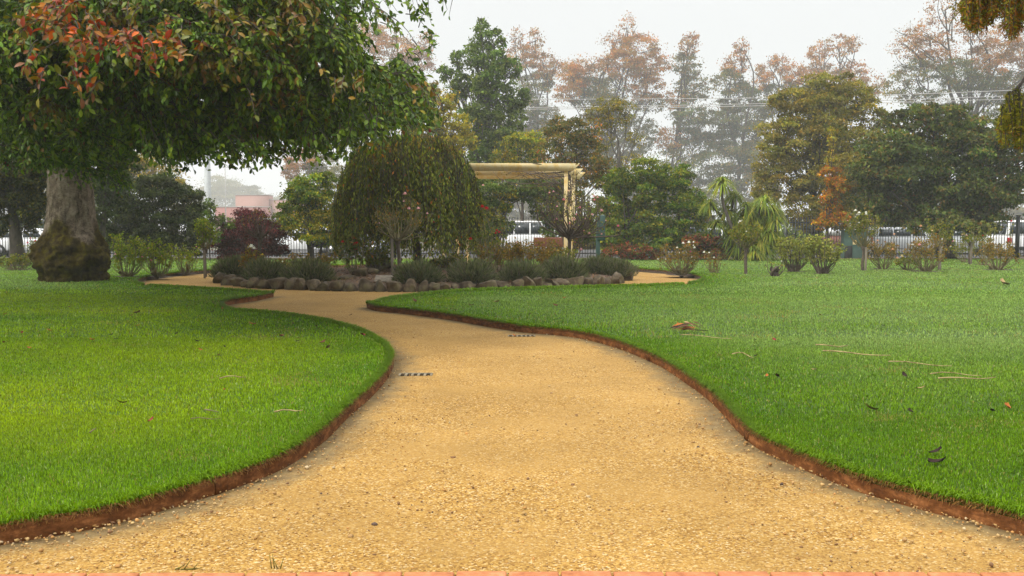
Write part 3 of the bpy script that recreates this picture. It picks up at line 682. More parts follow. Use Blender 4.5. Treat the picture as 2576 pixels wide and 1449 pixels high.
# ------------------------------------------------------------------ weeping tree
def weeping():
    r = np.random.default_rng(31); D = 26.9; c = at(1024, 640, D); gz = bedz(c[0], c[1])
    root = thing('weeping_tree', 'dome shaped weeping tree with dense dark trailing foliage in the bed', 'tree', (c[0], c[1], gz))
    W = 183 / F * D; zt = at(1024, 340, D)[2]; Lp, La, Ln, Ls, Lc, cv = [], [], [], [], [], []
    lowz = at(1024, 640, D)[2]
    for i in range(2300):
        a = r.uniform(0, 2 * PI); rho = math.sqrt(r.uniform(0.01, 1)) * r.uniform(.9, 1.04); sh = 1 + .10 * mnoise.noise(Vector((math.cos(a) * 1.6, math.sin(a) * 1.6, 5)))
        prof = lambda q: zt - (zt - 1.95) * .78 * max(0, min(q, 1.0)) ** 4.6 + .13 * mnoise.noise(Vector((math.cos(a) * 3, math.sin(a) * 3, q * 3)))
        R = W * rho * sh; z = prof(rho) - abs(r.normal(0, .1))
        drop = r.uniform(1.0, 2.5) * (.45 + .8 * rho)
        zb = max(z - drop, lowz - .4 + .35 * r.uniform(0, 1) ** .5 + .4 * (1 - rho) + (.11 * (math.sin(a * 3 + 2.6) + 1))); K = 9
        t = np.linspace(0, 1, K); rr = R + (.13 + .12 * r.uniform()) * W * .35 * np.sin(t * PI / 2) * (1 if rho > .3 else .3); sway = r.normal(0, .05, 2)
        pts = np.stack([c[0] + rr * math.cos(a) + sway[0] * t, c[1] + rr * math.sin(a) + sway[1] * t, z + (zb - z) * t ** 1.15], 1)
        if i % 2 == 0: cv.append((pts, np.linspace(.006, .003, K)))
        m = 26; tt = r.uniform(0, 1, m) ** .85 * (K - 1.01); ii = tt.astype(int); p = pts[ii] + (pts[ii + 1] - pts[ii]) * (tt % 1)[:, None] + r.normal(0, .035, (m, 3))
        Lp.append(p); La.append(np.array([0, 0, -1.0]) + unit(m, r) * .65); Ln.append(np.array([math.cos(a), math.sin(a), .5]) + unit(m, r) * .7); Ls.append(.1 * r.uniform(.65, 1.3, m))
        tint = r.uniform(.75, 1.25) * (1 + .7 * mnoise.noise(Vector((math.cos(a) * 2.2, math.sin(a) * 2.2, rho * 4)))); cc = pal('weep', m, r) * tint
        if rho < .75 and r.uniform() < .35: cc = cc * [1.5, 1.0, .9]
        hot = r.uniform(size=m) < .012; cc[hot] = (.45, .16, .02); Lc.append(cc)
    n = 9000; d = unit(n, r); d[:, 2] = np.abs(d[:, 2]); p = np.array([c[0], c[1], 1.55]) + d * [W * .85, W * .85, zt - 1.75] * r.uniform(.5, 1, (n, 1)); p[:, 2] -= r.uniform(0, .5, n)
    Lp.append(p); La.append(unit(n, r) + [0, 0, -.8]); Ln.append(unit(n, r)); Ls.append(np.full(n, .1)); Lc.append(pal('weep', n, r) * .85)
    for i in range(40):
        a = r.uniform(0, 2 * PI); e = np.array([c[0] + W * .8 * math.cos(a), c[1] + W * .8 * math.sin(a), r.uniform(2.4, 3.4)]); s = np.array([c[0] + .3 * math.cos(a) * 0, c[1], r.uniform(1.6, 2.4)])
        cv.append((curve(s, e, .06, 8, .3, r), np.linspace(.035, .008, 8)))
    tr = curve((c[0] + .35, c[1], gz - .05), (c[0], c[1], 2.7), .03, 8, r=r); cv.append((tr, np.linspace(.13, .08, 8)))
    v, f = tube_arrays(cv, 6); link('trunk', polymesh('trunk', v, f, smooth=True), M['bark_dark'], root)
    V, Fq, C = leaf_quads(np.concatenate(Lp), np.concatenate(La), np.concatenate(Ln), np.concatenate(Ls), .42, np.concatenate(Lc)); link('crown', polymesh('crown', V, Fq, cols=C), M['leaf'], root)
weeping()

# ------------------------------------------------------------------ roses in the bed
def B(px, D): q = at(px, 690, D); return bedz(q[0], q[1])
rose('staked standard rose with pale pink blooms before the weeping tree', 23.9, 1000, 505, 150, B(1000, 23.9), 30, 170, 'rosebrown', [(1021, 490, 'palepink', 11), (1030, 527, 'palepink', 11), (1056, 527, 'palepink', 10), (1018, 508, 'palepink', 7), (1078, 539, 'palepink', 7), (955, 563, 'palepink', 7)], 606, True, .05, .3, 1, name='standard_rose', stake_dx=-.12, stake_y=600, thick=.01)
rose('bare branched standard rose with blackish trunk behind white roses', 25.8, 655, 524, 105, B(655, 25.8), 17, 60, 'rosebrown', [], 600, False, .045, .5, 2, name='standard_rose', cane_mat='cane_brown', thick=.011)
rose('tall spreading rose by pergola post covered in pink blooms', 28.2, 1433, 480, 190, B(1433, 28.2), 34, 420, 'rose', [(x_, y_, c_, s_) for x_, y_, c_, s_ in [(1416, 505, 'pink', 9), (1390, 485, 'palepink', 6), (1381, 487, 'palepink', 6), (1491, 496, 'palepink', 8), (1500, 499, 'palepink', 7), (1496, 504, 'pink', 7), (1484, 513, 'white', 6), (1455, 525, 'pink', 9), (1423, 522, 'palepink', 8), (1400, 521, 'palepink', 6), (1510, 532, 'palepink', 11), (1396, 553, 'pink', 8), (1441, 554, 'palepink', 11), (1434, 563, 'pink', 7), (1450, 541, 'pink', 7), (1470, 552, 'palepink', 8), (1490, 541, 'palepink', 8), (1481, 571, 'pink', 7), (1465, 581, 'pink', 5), (1478, 588, 'palepink', 8), (1513, 590, 'palepink', 6), (1534, 538, 'palepink', 5), (1552, 570, 'pink', 8), (1461, 629, 'palepink', 10), (1460, 536, 'palepink', 6), (1523, 556, 'palepink', 5), (1445, 610, 'pink', 5)]], 598, False, .055, .1, 3, name='standard_rose', cane_mat='cane_brown', thick=.014)
rose('rose bush with deep red blooms left of the weeping tree', 25.0, 890, 600, 62, B(890, 25), 9, 260, 'holly', [(887, 600, 'red', 10), (862, 610, 'red', 10), (893, 617, 'red', 14), (893, 629, 'red', 13), (899, 612, 'red', 8)], None, False, .07, .1, 4)
rose('tall rose with bright red blooms right of the weeping tree', 25.4, 1225, 525, 70, B(1225, 25.4), 10, 300, 'rose', [(1213, 522, 'red', 12), (1224, 527, 'red', 13), (1250, 582, 'red', 9), (1256, 586, 'red', 9), (1247, 588, 'red', 8), (1184, 603, 'red', 11), (1093, 560, 'red', 8)], None, False, .06, .1, 5)
rose('low rose bush with one large white bloom at the bed end', 25.2, 635, 635, 70, B(635, 25.2), 12, 380, 'rosebrown', [(636, 622, 'white', 14), (628, 624, 'white', 10), (643, 626, 'white', 11), (664, 642, 'yellow', 9), (668, 655, 'white', 8)], None, False, .06, .05, 6)
rose('thin rose bush with small white blooms among bare canes', 24.9, 718, 640, 80, B(718, 24.9), 16, 240, 'rosebrown', [(712, 659, 'white', 6), (757, 637, 'white', 5)], None, False, .05, .15, 7)
rose('twiggy low rose bush with brown leaves in mid bed', 25.4, 800, 640, 100, B(800, 25.4), 24, 494, 'rosebrown', [], None, False, .05, .2, 8)
rose('leafy rose bush at the left foot of the weeping tree', 25.8, 950, 632, 90, B(950, 25.8), 22, 722, 'rose', [], None, False, .055, .1, 9)
rose('reddish leaved rose bush behind the green lavender mounds', 26.0, 1255, 612, 120, B(1255, 26), 28, 1178, 'rosebrown', [], None, False, .055, .05, 10)
rose('dense brownish rose bush left of the pergola post', 26.2, 1335, 600, 130, B(1335, 26.2), 30, 1330, 'rosebrown', [(1300, 610, 'palepink', 5)], None, False, .055, .05, 11)
rose('green rose bush low in front of the pergola post', 26.9, 1400, 622, 80, B(1400, 26.9), 20, 798, 'rose', [], None, False, .055, .05, 12)
rose('low leafy rose bush right of the weeping tree trunk', 25.9, 1130, 640, 80, B(1130, 25.9), 18, 608, 'rose', [], None, False, .06, .1, 13)
SOIL.clear()

# ------------------------------------------------------------------ roses on the lawns
def LD(y): return P(CX, y, LAWN)[1]
rose('broad rose bush just right of the mossy tree trunk', LD(696), 318, 590, 95, leaves=1100, canes=24, palette='rosefresh', flowers=[(301, 640, 'palepink', 6)], seed=20, gnarl=3)
rose('tall rose bush with soft pink blooms behind the path end', LD(697), 398, 600, 90, leaves=800, canes=20, palette='rosefresh', flowers=[(376, 627, 'pink', 10), (389, 656, 'pink', 8), (362, 647, 'pink', 6), (407, 645, 'pink', 5)], seed=21, gnarl=3)
rose('small open rose bush beside the white staked rose', LD(688), 468, 615, 66, leaves=320, canes=16, palette='rosefresh', flowers=[(497, 621, 'pink', 4)], seed=22, gnarl=2)
rose('slim staked rose with fresh green top and white buds', LD(694), 516, 545, 44, leaves=620, canes=14, palette='rosefresh', flowers=[(505, 604, 'white', 6), (541, 595, 'white', 5)], trunk_y=628, stake=True, seed=23, name='standard_rose', soil=False)
rose('red flowering rose bush at the far left by the fence', LD(679), 45, 640, 110, leaves=900, canes=22, palette='rose', flowers=[(73, 612, 'red', 7), (97, 607, 'red', 7), (87, 600, 'red', 5)], seed=24)
rose('white flowering rose bush beside the path end on right lawn', LD(692), 1715, 608, 105, leaves=480, canes=28, palette='rosebrown', flowers=[(1716, 613, 'white', 8), (1732, 611, 'white', 9), (1742, 610, 'white', 6), (1727, 619, 'white', 6), (1702, 624, 'white', 6), (1743, 624, 'white', 8), (1746, 619, 'white', 6), (1735, 634, 'magenta', 6), (1735, 647, 'white', 5), (1710, 637, 'white', 5), (1655, 653, 'white', 5), (1746, 655, 'white', 4), (1675, 653, 'white', 5)], seed=25, gnarl=4)
rose('small thin rose with three white blooms near the strappy plant', LD(686), 1797, 630, 46, leaves=120, canes=10, palette='rosebrown', flowers=[(1773, 636, 'white', 8), (1784, 637, 'white', 6), (1797, 649, 'white', 6)], seed=26, gnarl=1)
rose('standard rose with two white blooms on a thick leaning stem', LD(690), 1877, 565, 90, leaves=900, canes=20, palette='rose', flowers=[(1862, 558, 'white', 7), (1869, 557, 'white', 7), (1853, 561, 'white', 4), (1876, 583, 'white', 4)], trunk_y=624, seed=27, name='standard_rose', soil=False)
rose('stunted gnarled rose stump beside the round olive shrubs', LD(695), 1949, 650, 60, leaves=40, canes=6, palette='rose', flowers=[(1966, 658, 'white', 3)], seed=28, gnarl=4, cane_mat='cane_brown')
rose('round dense olive green rose shrub on many dark stems, left one', LD(684), 1998, 590, 92, leaves=1500, canes=36, palette='roseolive', seed=29, gnarl=5, cane_mat='cane_brown', leaf=.06)
rose('round dense olive green rose shrub with twisted trunk, right one', LD(689), 2070, 588, 78, leaves=1400, canes=32, palette='roseolive', seed=30, gnarl=5, cane_mat='cane_brown', leaf=.06)
rose('tall staked rose with white blooms before the green cabinet', LD(681), 2172, 535, 95, leaves=700, canes=18, palette='rose', flowers=[(2151, 531, 'white', 6), (2156, 530, 'white', 7), (2156, 537, 'white', 8), (2170, 536, 'white', 7), (2174, 540, 'white', 8), (2153, 561, 'white', 5), (2130, 556, 'palepink', 4)], trunk_y=622, stake=True, seed=31, name='standard_rose', stake_dx=.05, soil=False)
rose('peach flowering rose bush right of the tall staked rose', LD(677), 2222, 600, 90, leaves=620, canes=18, palette='rosebrown', flowers=[(2204, 606, 'peach', 6), (2238, 628, 'peach', 7), (2244, 590, 'peach', 6), (2195, 610, 'peach', 5)], seed=32)
rose('green rose bush with a single cream cluster leaning left', LD(680), 2285, 640, 70, leaves=380, canes=14, palette='rose', flowers=[(2262, 645, 'cream', 8), (2254, 650, 'peach', 7)], seed=33, gnarl=1)
rose('wide peach and white rose bush left of the timber stake', LD(683), 2330, 585, 110, leaves=800, canes=24, palette='rosebrown', flowers=[(2290, 616, 'white', 6), (2301, 617, 'palepink', 9), (2306, 612, 'peach', 6), (2322, 570, 'peach', 8), (2341, 581, 'cream', 5)], seed=34, gnarl=3)
rose('staked rose with sparse yellow top in the right rose row', LD(679), 2363, 560, 70, leaves=420, canes=14, palette='rose', flowers=[(2385, 622, 'white', 6)], trunk_y=620, stake=True, seed=35, name='standard_rose', soil=False)
rose('small staked rose with pink buds beneath the dark tree', LD(665), 2441, 590, 50, leaves=300, canes=12, palette='rose', flowers=[(2422, 591, 'palepink', 5), (2431, 593, 'palepink', 5), (2400, 608, 'pink', 5)], trunk_y=612, stake=True, seed=36, name='standard_rose', soil=False)
rose('tall thin rose with red blooms in front of the right fence', LD(667), 2475, 540, 75, leaves=330, canes=9, palette='rose', flowers=[(2477, 594, 'red', 6), (2545, 558, 'red', 8)], seed=37)
rose('low bushy rose at the far right edge of the lawn', LD(679), 2510, 600, 115, leaves=800, canes=24, palette='rosebrown', seed=38, gnarl=3)
rose('low rose bush under the dark tree behind the pink buds', LD(660), 2430, 600, 60, leaves=500, canes=14, palette='rose', seed=39)
mb = MB()
for (x, y, rr, z0) in SOIL:
    n = 18; a = np.linspace(0, 2 * PI, n, endpoint=False); rad = rr * np.array([1 + .22 * mnoise.noise(Vector((math.cos(t) * 1.3 + x, math.sin(t) * 1.3 + y, 0))) for t in a])
    mb.add([(x + q * math.cos(t), y + q * math.sin(t), z0 + .008) for t, q in zip(a, rad)], [tuple(range(n))])
tag(mb.build('soil', M['soil']), kind='structure')

# ------------------------------------------------------------------ shrubs along the fence and trees behind
tree('dark_shrub', 'large dark green shrub mass right of the mossy trunk', 43.2, 400, [(400, 480, 60, 45), (345, 500, 70, 60), (450, 520, 60, 60), (285, 480, 50, 60), (300, 560, 70, 60), (390, 565, 75, 60), (470, 585, 48, 48), (495, 545, 28, 40), (340, 610, 80, 40), (440, 615, 60, 35), (260, 590, 50, 60)], 'dark', .13, 3.2, .16, cat='shrub', z0=LAWN, stems=4, seed=1, spray=.03)
tree('purple_shrub', 'dark purple leaved barberry shrub behind the rose bed', 42.3, 630, [(600, 600, 50, 45), (655, 590, 55, 50), (630, 560, 45, 35), (695, 610, 30, 35), (565, 625, 28, 28), (640, 625, 60, 28), (590, 640, 50, 20), (610, 545, 25, 25, None, 1.2)], 'purple', .09, 3.2, .09, cat='shrub', z0=LAWN, stems=5, seed=2, spray=.06)
tree('yellow_green_shrub', 'yellow green shrub left of the weeping tree', 42.8, 790, [(760, 485, 40, 40), (800, 475, 50, 45), (740, 530, 48, 40), (820, 530, 50, 45, 'shruby'), (780, 570, 60, 42, 'shruby'), (850, 560, 42, 50, 'shruby'), (720, 560, 30, 35), (810, 600, 50, 28), (870, 600, 40, 40)], 'shrub', .13, 2.7, .12, cat='shrub', z0=LAWN, stems=4, seed=3, spray=.04)
tree('grey_green_sapling', 'thin upright grey green sapling behind the white staked rose', 41.5, 528, [(528, 520, 14, 25, None, 1.3), (520, 555, 18, 25, None, 1.5), (545, 550, 18, 20, None, 1.2), (575, 560, 22, 14, None, 1.0), (520, 590, 20, 22, None, 1.5), (548, 590, 20, 25)], 'green', .1, 1.6, .03, cat='tree', z0=LAWN, seed=4)
tree('dark_tree', 'dark drooping tree at the far left behind the mossy trunk', 35, 41, [(30, 440, 60, 40), (95, 455, 50, 50), (5, 500, 50, 50), (85, 510, 35, 40), (20, 400, 80, 40), (-50, 480, 60, 60), (112, 545, 14, 30, None, 1), (-20, 560, 40, 30), (50, 560, 45, 30), (130, 420, 60, 40), (20, 470, 75, 60), (90, 500, 45, 50), (60, 430, 85, 45), (-40, 540, 60, 60)], 'darkyellow', .13, 3, .33, z0=LAWN, seed=5, fork=.15)
tree('dark_tree', 'dark shaded tree whose crown shows right of the mossy trunk top', 40, 262, [(270, 430, 50, 50), (250, 500, 40, 60), (300, 420, 50, 50), (240, 570, 30, 50)], 'dark', .14, 3, .2, z0=LAWN, seed=6)
tree('yellow_tree', 'pale yellow autumn tree beyond the dark left shrub', 76, 400, [(385, 415, 48, 32), (430, 450, 38, 32), (350, 440, 40, 40), (462, 482, 25, 25), (400, 480, 60, 40), (320, 420, 40, 40), (475, 505, 20, 20, None, 1)], 'ylgreen', .2, 1.8, .25, bark='bark_grey', seed=7, spray=.08)
tree('green_shrub', 'rounded bright green shrub right of the pergola', 42.6, 1575, [(1640, 425, 45, 35), (1560, 462, 50, 40), (1620, 480, 60, 50), (1540, 520, 50, 50), (1610, 550, 60, 50), (1550, 590, 48, 42), (1630, 605, 55, 35), (1510, 560, 35, 45), (1530, 610, 40, 28)], 'shrub', .13, 3, .12, cat='shrub', z0=LAWN, stems=4, seed=8, spray=.04)
tree('green_shrub', 'bright green shrub with yellow tips beside the strappy plant', 43.4, 1710, [(1705, 440, 42, 38, 'shrub'), (1700, 500, 55, 50), (1745, 540, 38, 45), (1690, 570, 60, 50), (1720, 605, 55, 32), (1765, 590, 30, 35), (1755, 500, 20, 30, None, 1.4), (1675, 460, 35, 30)], 'shrub', .13, 2.9, .12, cat='shrub', z0=LAWN, stems=4, seed=9, spray=.05)
tree('mottled_shrub', 'mottled green and yellow shrub seen under the pergola beams', 43.6, 1255, [(1230, 480, 42, 40), (1290, 478, 50, 30), (1240, 540, 42, 45, 'shruby'), (1225, 590, 40, 40), (1265, 500, 40, 35, 'shruby'), (1330, 485, 35, 30), (1195, 520, 40, 60), (1270, 570, 25, 30, None, 1.5)], 'green', .13, 2.6, .14, cat='shrub', z0=LAWN, stems=4, seed=10, spray=.04)
tree('green_tree', 'loose green tree behind the pergola post', 44.2, 1375, [(1370, 480, 40, 40), (1365, 530, 35, 28, None, 1.6), (1400, 540, 35, 40), (1410, 490, 45, 40), (1350, 465, 45, 28), (1440, 520, 40, 50), (1400, 590, 40, 40, None, 1.6), (1450, 580, 40, 40)], 'green', .13, 2.4, .13, z0=LAWN, seed=11, stems=2, spray=.04)
tree('red_hydrangea', 'low hydrangea hedge with faded red heads under the green shrubs', 41.8, 1590, [(1535, 635, 25, 20), (1570, 630, 28, 22), (1610, 632, 28, 22), (1645, 638, 20, 16)], 'hydrangea', .11, 3, .05, cat='shrub', z0=LAWN, stems=4, seed=12)
tree('red_hydrangea', 'reddish brown hydrangea behind the white flowering rose bush', 41.9, 1790, [(1770, 620, 35, 28), (1810, 622, 30, 28), (1745, 610, 30, 22), (1790, 640, 45, 16)], 'hydrangea', .11, 3, .05, cat='shrub', z0=LAWN, stems=4, seed=13)
tree('olive_tree', 'broad olive green tree on the right behind the fence', 54, 2060, [(2060, 228, 60, 40), (2112, 218, 50, 35), (2000, 262, 60, 45), (2162, 262, 60, 45), (2080, 295, 85, 60), (1970, 330, 62, 50), (2195, 325, 42, 50), (2030, 370, 85, 60), (2125, 380, 75, 60), (1940, 410, 50, 50), (1990, 455, 75, 52), (2080, 460, 75, 52), (2155, 460, 55, 52), (2000, 525, 55, 35), (1930, 475, 40, 42), (2105, 520, 55, 40), (2190, 420, 50, 60), (1960, 550, 30, 20, None, 1.5), (2060, 400, 110, 110, None, .9), (2050, 300, 90, 70, None, .9), (2120, 540, 70, 50), (2030, 560, 60, 30, None, 1.5)], 'olive', .15, 2.5, .34, seed=14, spray=.05, fork=.45)
tree('orange_sapling', 'slender sapling with orange autumn leaves before the dark tree', 44.0, 2092, [(2092, 345, 12, 26, 'ylgreen', 1.2), (2092, 400, 13, 25, 'ylgreen', 1.4), (2090, 442, 28, 28), (2106, 470, 30, 26), (2085, 500, 27, 25), (2097, 535, 30, 25), (2073, 562, 26, 18), (2112, 552, 25, 22)], 'orange', .13, 2.1, .07, z0=LAWN, seed=15, spray=.05)
tree('dark_tree', 'big dark green rounded tree filling the right side', 43.6, 2390, [(2350, 300, 62, 40), (2290, 312, 62, 45), (2415, 312, 62, 45), (2230, 380, 70, 55), (2330, 370, 85, 60), (2430, 370, 85, 60), (2500, 395, 60, 60), (2190, 440, 58, 50), (2280, 450, 85, 60), (2380, 460, 85, 60), (2480, 470, 85, 60), (2180, 510, 42, 42), (2260, 530, 60, 45), (2350, 540, 60, 42), (2430, 540, 50, 42), (2550, 470, 55, 70), (2590, 400, 60, 70), (2300, 568, 40, 20), (2560, 330, 60, 60), (2350, 440, 150, 100, 'dark', 1.2), (2440, 400, 110, 80, 'dark', 1.2), (2270, 440, 90, 80, 'dark', 1.2), (2400, 560, 120, 40), (2500, 545, 60, 50)], 'holly', .17, 3.0, .3, z0=LAWN, seed=16, spray=.04, sub=.42)
tree('conical_tree', 'tall conical green tree rising above the weeping tree', 62, 1232, [(1212, 78, 20, 36), (1245, 110, 27, 40), (1190, 135, 26, 38), (1235, 170, 42, 45), (1287, 170, 26, 32), (1150, 150, 18, 28), (1122, 185, 22, 22), (1165, 215, 32, 38), (1225, 240, 50, 50), (1290, 240, 38, 45), (1190, 305, 40, 50), (1250, 310, 50, 50), (1302, 292, 28, 38), (1225, 385, 45, 50), (1268, 368, 40, 40), (1140, 235, 20, 30, None, 1.6), (1215, 180, 45, 60, None, 1), (1240, 280, 60, 60, None, 1), (1235, 360, 50, 55, None, 1.2), (1205, 420, 40, 40), (1260, 425, 35, 30)], 'conic', .2, 2.2, .3, seed=17, stems=5, spray=.05, bark='bark_grey', depth=.8)
tree('yellow_tree', 'yellow leaved tree left of the tall conical tree', 57, 1115, [(1112, 250, 38, 32), (1075, 300, 45, 36), (1142, 325, 50, 40), (1048, 345, 42, 32), (1165, 365, 38, 36), (1100, 380, 60, 40), (1020, 300, 40, 40), (1090, 225, 22, 20, 'olive', 1.5)], 'yellow', .17, 2.4, .22, seed=18, spray=.05)
tree('yellow_tree', 'low yellow green tree behind the pergola beams', 56, 1315, [(1310, 372, 52, 38), (1345, 362, 32, 32), (1275, 402, 42, 28), (1330, 410, 50, 30), (1290, 440, 50, 30)], 'shruby', .16, 2.5, .2, seed=19, spray=.05)
tree('bare_tree', 'half bare tree with crooked grey trunk right above the pergola', 50, 1553, [(1530, 262, 40, 24, None, 1.0), (1500, 288, 30, 24, None, .9), (1572, 282, 30, 26, None, .9), (1545, 312, 40, 24, None, .7), (1595, 405, 30, 25, None, .5), (1520, 350, 30, 25, None, .5), (1600, 350, 25, 25, None, .5), (1575, 450, 40, 30, None, .7)], 'olive', .12, .9, .15, bark='bark_grey', seed=20, spray=.15)
tree('berry_tree', 'olive tree dotted with orange fruit above the pergola', 49, 1440, [(1400, 320, 42, 30), (1450, 335, 50, 40), (1410, 380, 52, 45), (1480, 390, 42, 50), (1440, 440, 62, 40), (1525, 440, 50, 50), (1500, 330, 20, 40, 'orange', .25), (1470, 420, 70, 50, 'orange', .12), (1400, 410, 60, 60, 'orange', .1), (1385, 460, 40, 40)], 'mixed', .13, 2.0, .16, seed=21, spray=.06)
E = 198
tree('autumn_tree', 'tallest rust coloured tree in the haze above the pergola', E, 1545, [(1578, 70, 22, 35, 'rust', .45), (1545, 105, 36, 30, 'rust', .5), (1600, 130, 58, 42, 'autumn', 1.2), (1640, 172, 52, 42, 'autumn', 1.5), (1570, 172, 60, 42, 'autumn', 1.8), (1480, 175, 60, 38, 'autumn', 1.7), (1440, 200, 45, 33, 'autumn', 1.4), (1520, 218, 70, 40, 'mixed', 2), (1622, 230, 50, 34, 'rust', 1.3), (1430, 242, 40, 25, 'autumn', 1.2), (1500, 262, 62, 36, 'elmgreen', 2.2), (1572, 285, 52, 30, 'elmgreen', 1.5), (1500, 330, 66, 42, 'elmgreen', 2), (1600, 340, 52, 42, 'elmgreen', 1.3), (1640, 260, 40, 26, 'mixed', 1), (1560, 390, 70, 40, 'elmgreen', 2), (1460, 390, 60, 40, 'elmgreen', 2)], 'autumn', .42, 1.6, .7, seed=22, spray=.12, sub=.33)
tree('autumn_tree', 'hazy rust tree peeping out right of the conical tree', E + 6, 1345, [(1300, 92, 18, 28, 'rust', .5), (1345, 100, 24, 32, 'rust', .8), (1312, 150, 40, 38, 'autumn', 1.3), (1370, 168, 33, 38, 'rust', 1.3), (1350, 215, 50, 36, 'mixed', 1.8), (1330, 272, 46, 40, 'elmgreen', 2), (1372, 305, 40, 40, 'elmgreen', 2), (1350, 352, 46, 40, 'elmgreen', 2.2), (1400, 170, 25, 25, 'rust', .7), (1300, 340, 50, 50, 'elmgreen', 2)], 'autumn', .42, 1.5, .6, seed=23, spray=.12, sub=.33)
tree('autumn_tree', 'pale pinkish autumn tree in haze behind the big dark crown', E + 10, 960, [(930, 95, 50, 45), (990, 140, 60, 50), (1050, 170, 45, 45), (880, 130, 40, 40), (960, 210, 62, 50), (1075, 110, 26, 30, None, .6), (1010, 240, 60, 40), (900, 200, 50, 50), (960, 300, 90, 50, 'mixed')], 'rust', .42, 1.2, .6, seed=24, spray=.12, sub=.33)
tree('autumn_tree', 'autumn tree with narrow pointed top right of the tallest rust tree', E, 1732, [(1730, 120, 26, 32, 'rust', .9), (1725, 170, 38, 38, 'mixed', 1.5), (1750, 220, 48, 38, 'mixed', 1.5), (1708, 250, 38, 30, 'autumn', 1), (1732, 300, 50, 45, 'elmgreen', 2), (1690, 350, 45, 36, 'rust', 1), (1752, 365, 62, 48, 'elmgreen', 2.4), (1700, 410, 50, 40, 'mixed', 1.2), (1760, 430, 60, 40, 'elmgreen', 1.4), (1745, 95, 12, 15, 'rust', .4), (1690, 460, 60, 40, 'mixed', 2), (1740, 490, 70, 40, 'elmgreen', 1.6)], 'mixed', .42, 1.6, .6, seed=25, spray=.1, sub=.33)
tree('autumn_tree', 'dark ivy clad autumn tree in the gap left of the olive tree', E - 4, 1850, [(1862, 122, 20, 26, 'rust', .9), (1850, 165, 33, 34, 'autumn', 1.4), (1830, 210, 42, 34, 'mixed', 1.6), (1862, 250, 50, 44, 'elmgreen', 2.3), (1820, 305, 52, 48, 'elmgreen', 2.4), (1880, 330, 46, 46, 'elmgreen', 2.3), (1840, 390, 62, 48, 'elmgreen', 2.4), (1900, 400, 45, 50, 'mixed', 2), (1840, 450, 70, 40, 'elmgreen', 1.8), (1900, 480, 60, 50, 'mixed', 2), (1790, 500, 60, 40, 'elmgreen', 1.8)], 'elmgreen', .42, 2, .6, seed=26, spray=.09, sub=.33)
tree('autumn_tree', 'rust topped tree just above the olive tree crown on its left', E + 3, 1960, [(1920, 195, 28, 34, 'autumn', 1.2), (1960, 160, 24, 30, 'rust', 1), (1990, 190, 34, 36, 'autumn', 1.4), (1945, 250, 48, 46, 'elmgreen', 2.2), (1905, 290, 34, 40, 'elmgreen', 2), (2010, 250, 48, 46, 'elmgreen', 2)], 'mixed', .42, 1.6, .6, seed=27, spray=.1, sub=.33)
tree('autumn_tree', 'twin topped rust tree rising behind the olive tree crown', E + 2, 2110, [(2060, 140, 26, 36, 'autumn', 1.2), (2108, 122, 36, 32, 'rust', .8), (2148, 112, 22, 24, 'rust', .6), (2078, 192, 60, 36, 'autumn', 1.6), (2150, 190, 42, 38, 'rust', 1.3), (2200, 215, 30, 30, 'rust', .8), (2110, 250, 80, 40, 'mixed', 1.5)], 'autumn', .42, 1.4, .6, seed=28, spray=.12, sub=.33)
tree('autumn_tree', 'tall thinning elm in haze at the right edge', 150, 2430, [(2372, 28, 45, 42, 'rust', .35), (2330, 85, 58, 38, 'rust', .6), (2440, 80, 45, 40, 'rust', .6), (2282, 125, 44, 36, 'rust', .45), (2362, 140, 56, 44, 'autumn', 1.0), (2480, 150, 58, 46, 'rust', 1.2), (2545, 110, 60, 56, 'rust', 1.1), (2300, 182, 48, 38, 'mixed', 1.0), (2392, 200, 66, 46, 'elmgreen', 1.6), (2480, 222, 58, 46, 'elmgreen', 1.8), (2555, 215, 50, 48, 'mixed', 1.5), (2330, 250, 48, 38, 'elmgreen', 1.5), (2422, 275, 58, 36, 'elmgreen', 1.7), (2530, 290, 50, 38, 'elmgreen', 1.6), (2260, 220, 40, 40, 'mixed', .8), (2620, 180, 60, 80, 'rust', 1)], 'rust', .3, 1, .75, seed=29, spray=.15, sub=.33)
tree('autumn_tree', 'small hazy orange tree above the yellow green shrub', 165, 790, [(762, 408, 45, 32, 'autumn'), (735, 440, 26, 30, 'rust'), (812, 420, 45, 40, 'hazy'), (842, 465, 40, 40, 'hazy'), (790, 470, 50, 50, 'elmgreen')], 'autumn', .3, 2, .4, seed=30, spray=.06)
tree('hazy_tree', 'pale far tree fading into fog beside the tall mast', 600, 560, [(560, 478, 55, 35), (615, 492, 45, 26), (505, 498, 38, 26), (585, 510, 90, 25)], 'hazy', 1.0, 3, 1.2, seed=31, spray=.08)
tree('hazy_tree', 'pale far tree fading into fog above the brick building', 610, 690, [(690, 515, 45, 25), (740, 520, 45, 25), (650, 520, 45, 20)], 'hazy', 1.0, 3, 1.2, seed=32, spray=.08)
for i, (px, lb) in enumerate([(1660, 'grey green tree low in the haze between the tall autumn trees'), (1290, 'grey green tree low in haze behind the mottled shrub'), (2250, 'grey green tree in haze between olive tree and dark tree'), (2480, 'grey green tree in haze behind the big dark tree'), (150, 'grey green tree in haze behind the mossy trunk')]):
    tree('hazy_tree', lb, 260, px, [(px + dx, 500 + dy, 60, 36) for dx, dy in ((-70, 10), (0, -20), (60, 5), (-30, 40), (40, 45))], 'hazy', .55, 3, .4, seed=40 + i, spray=.08)

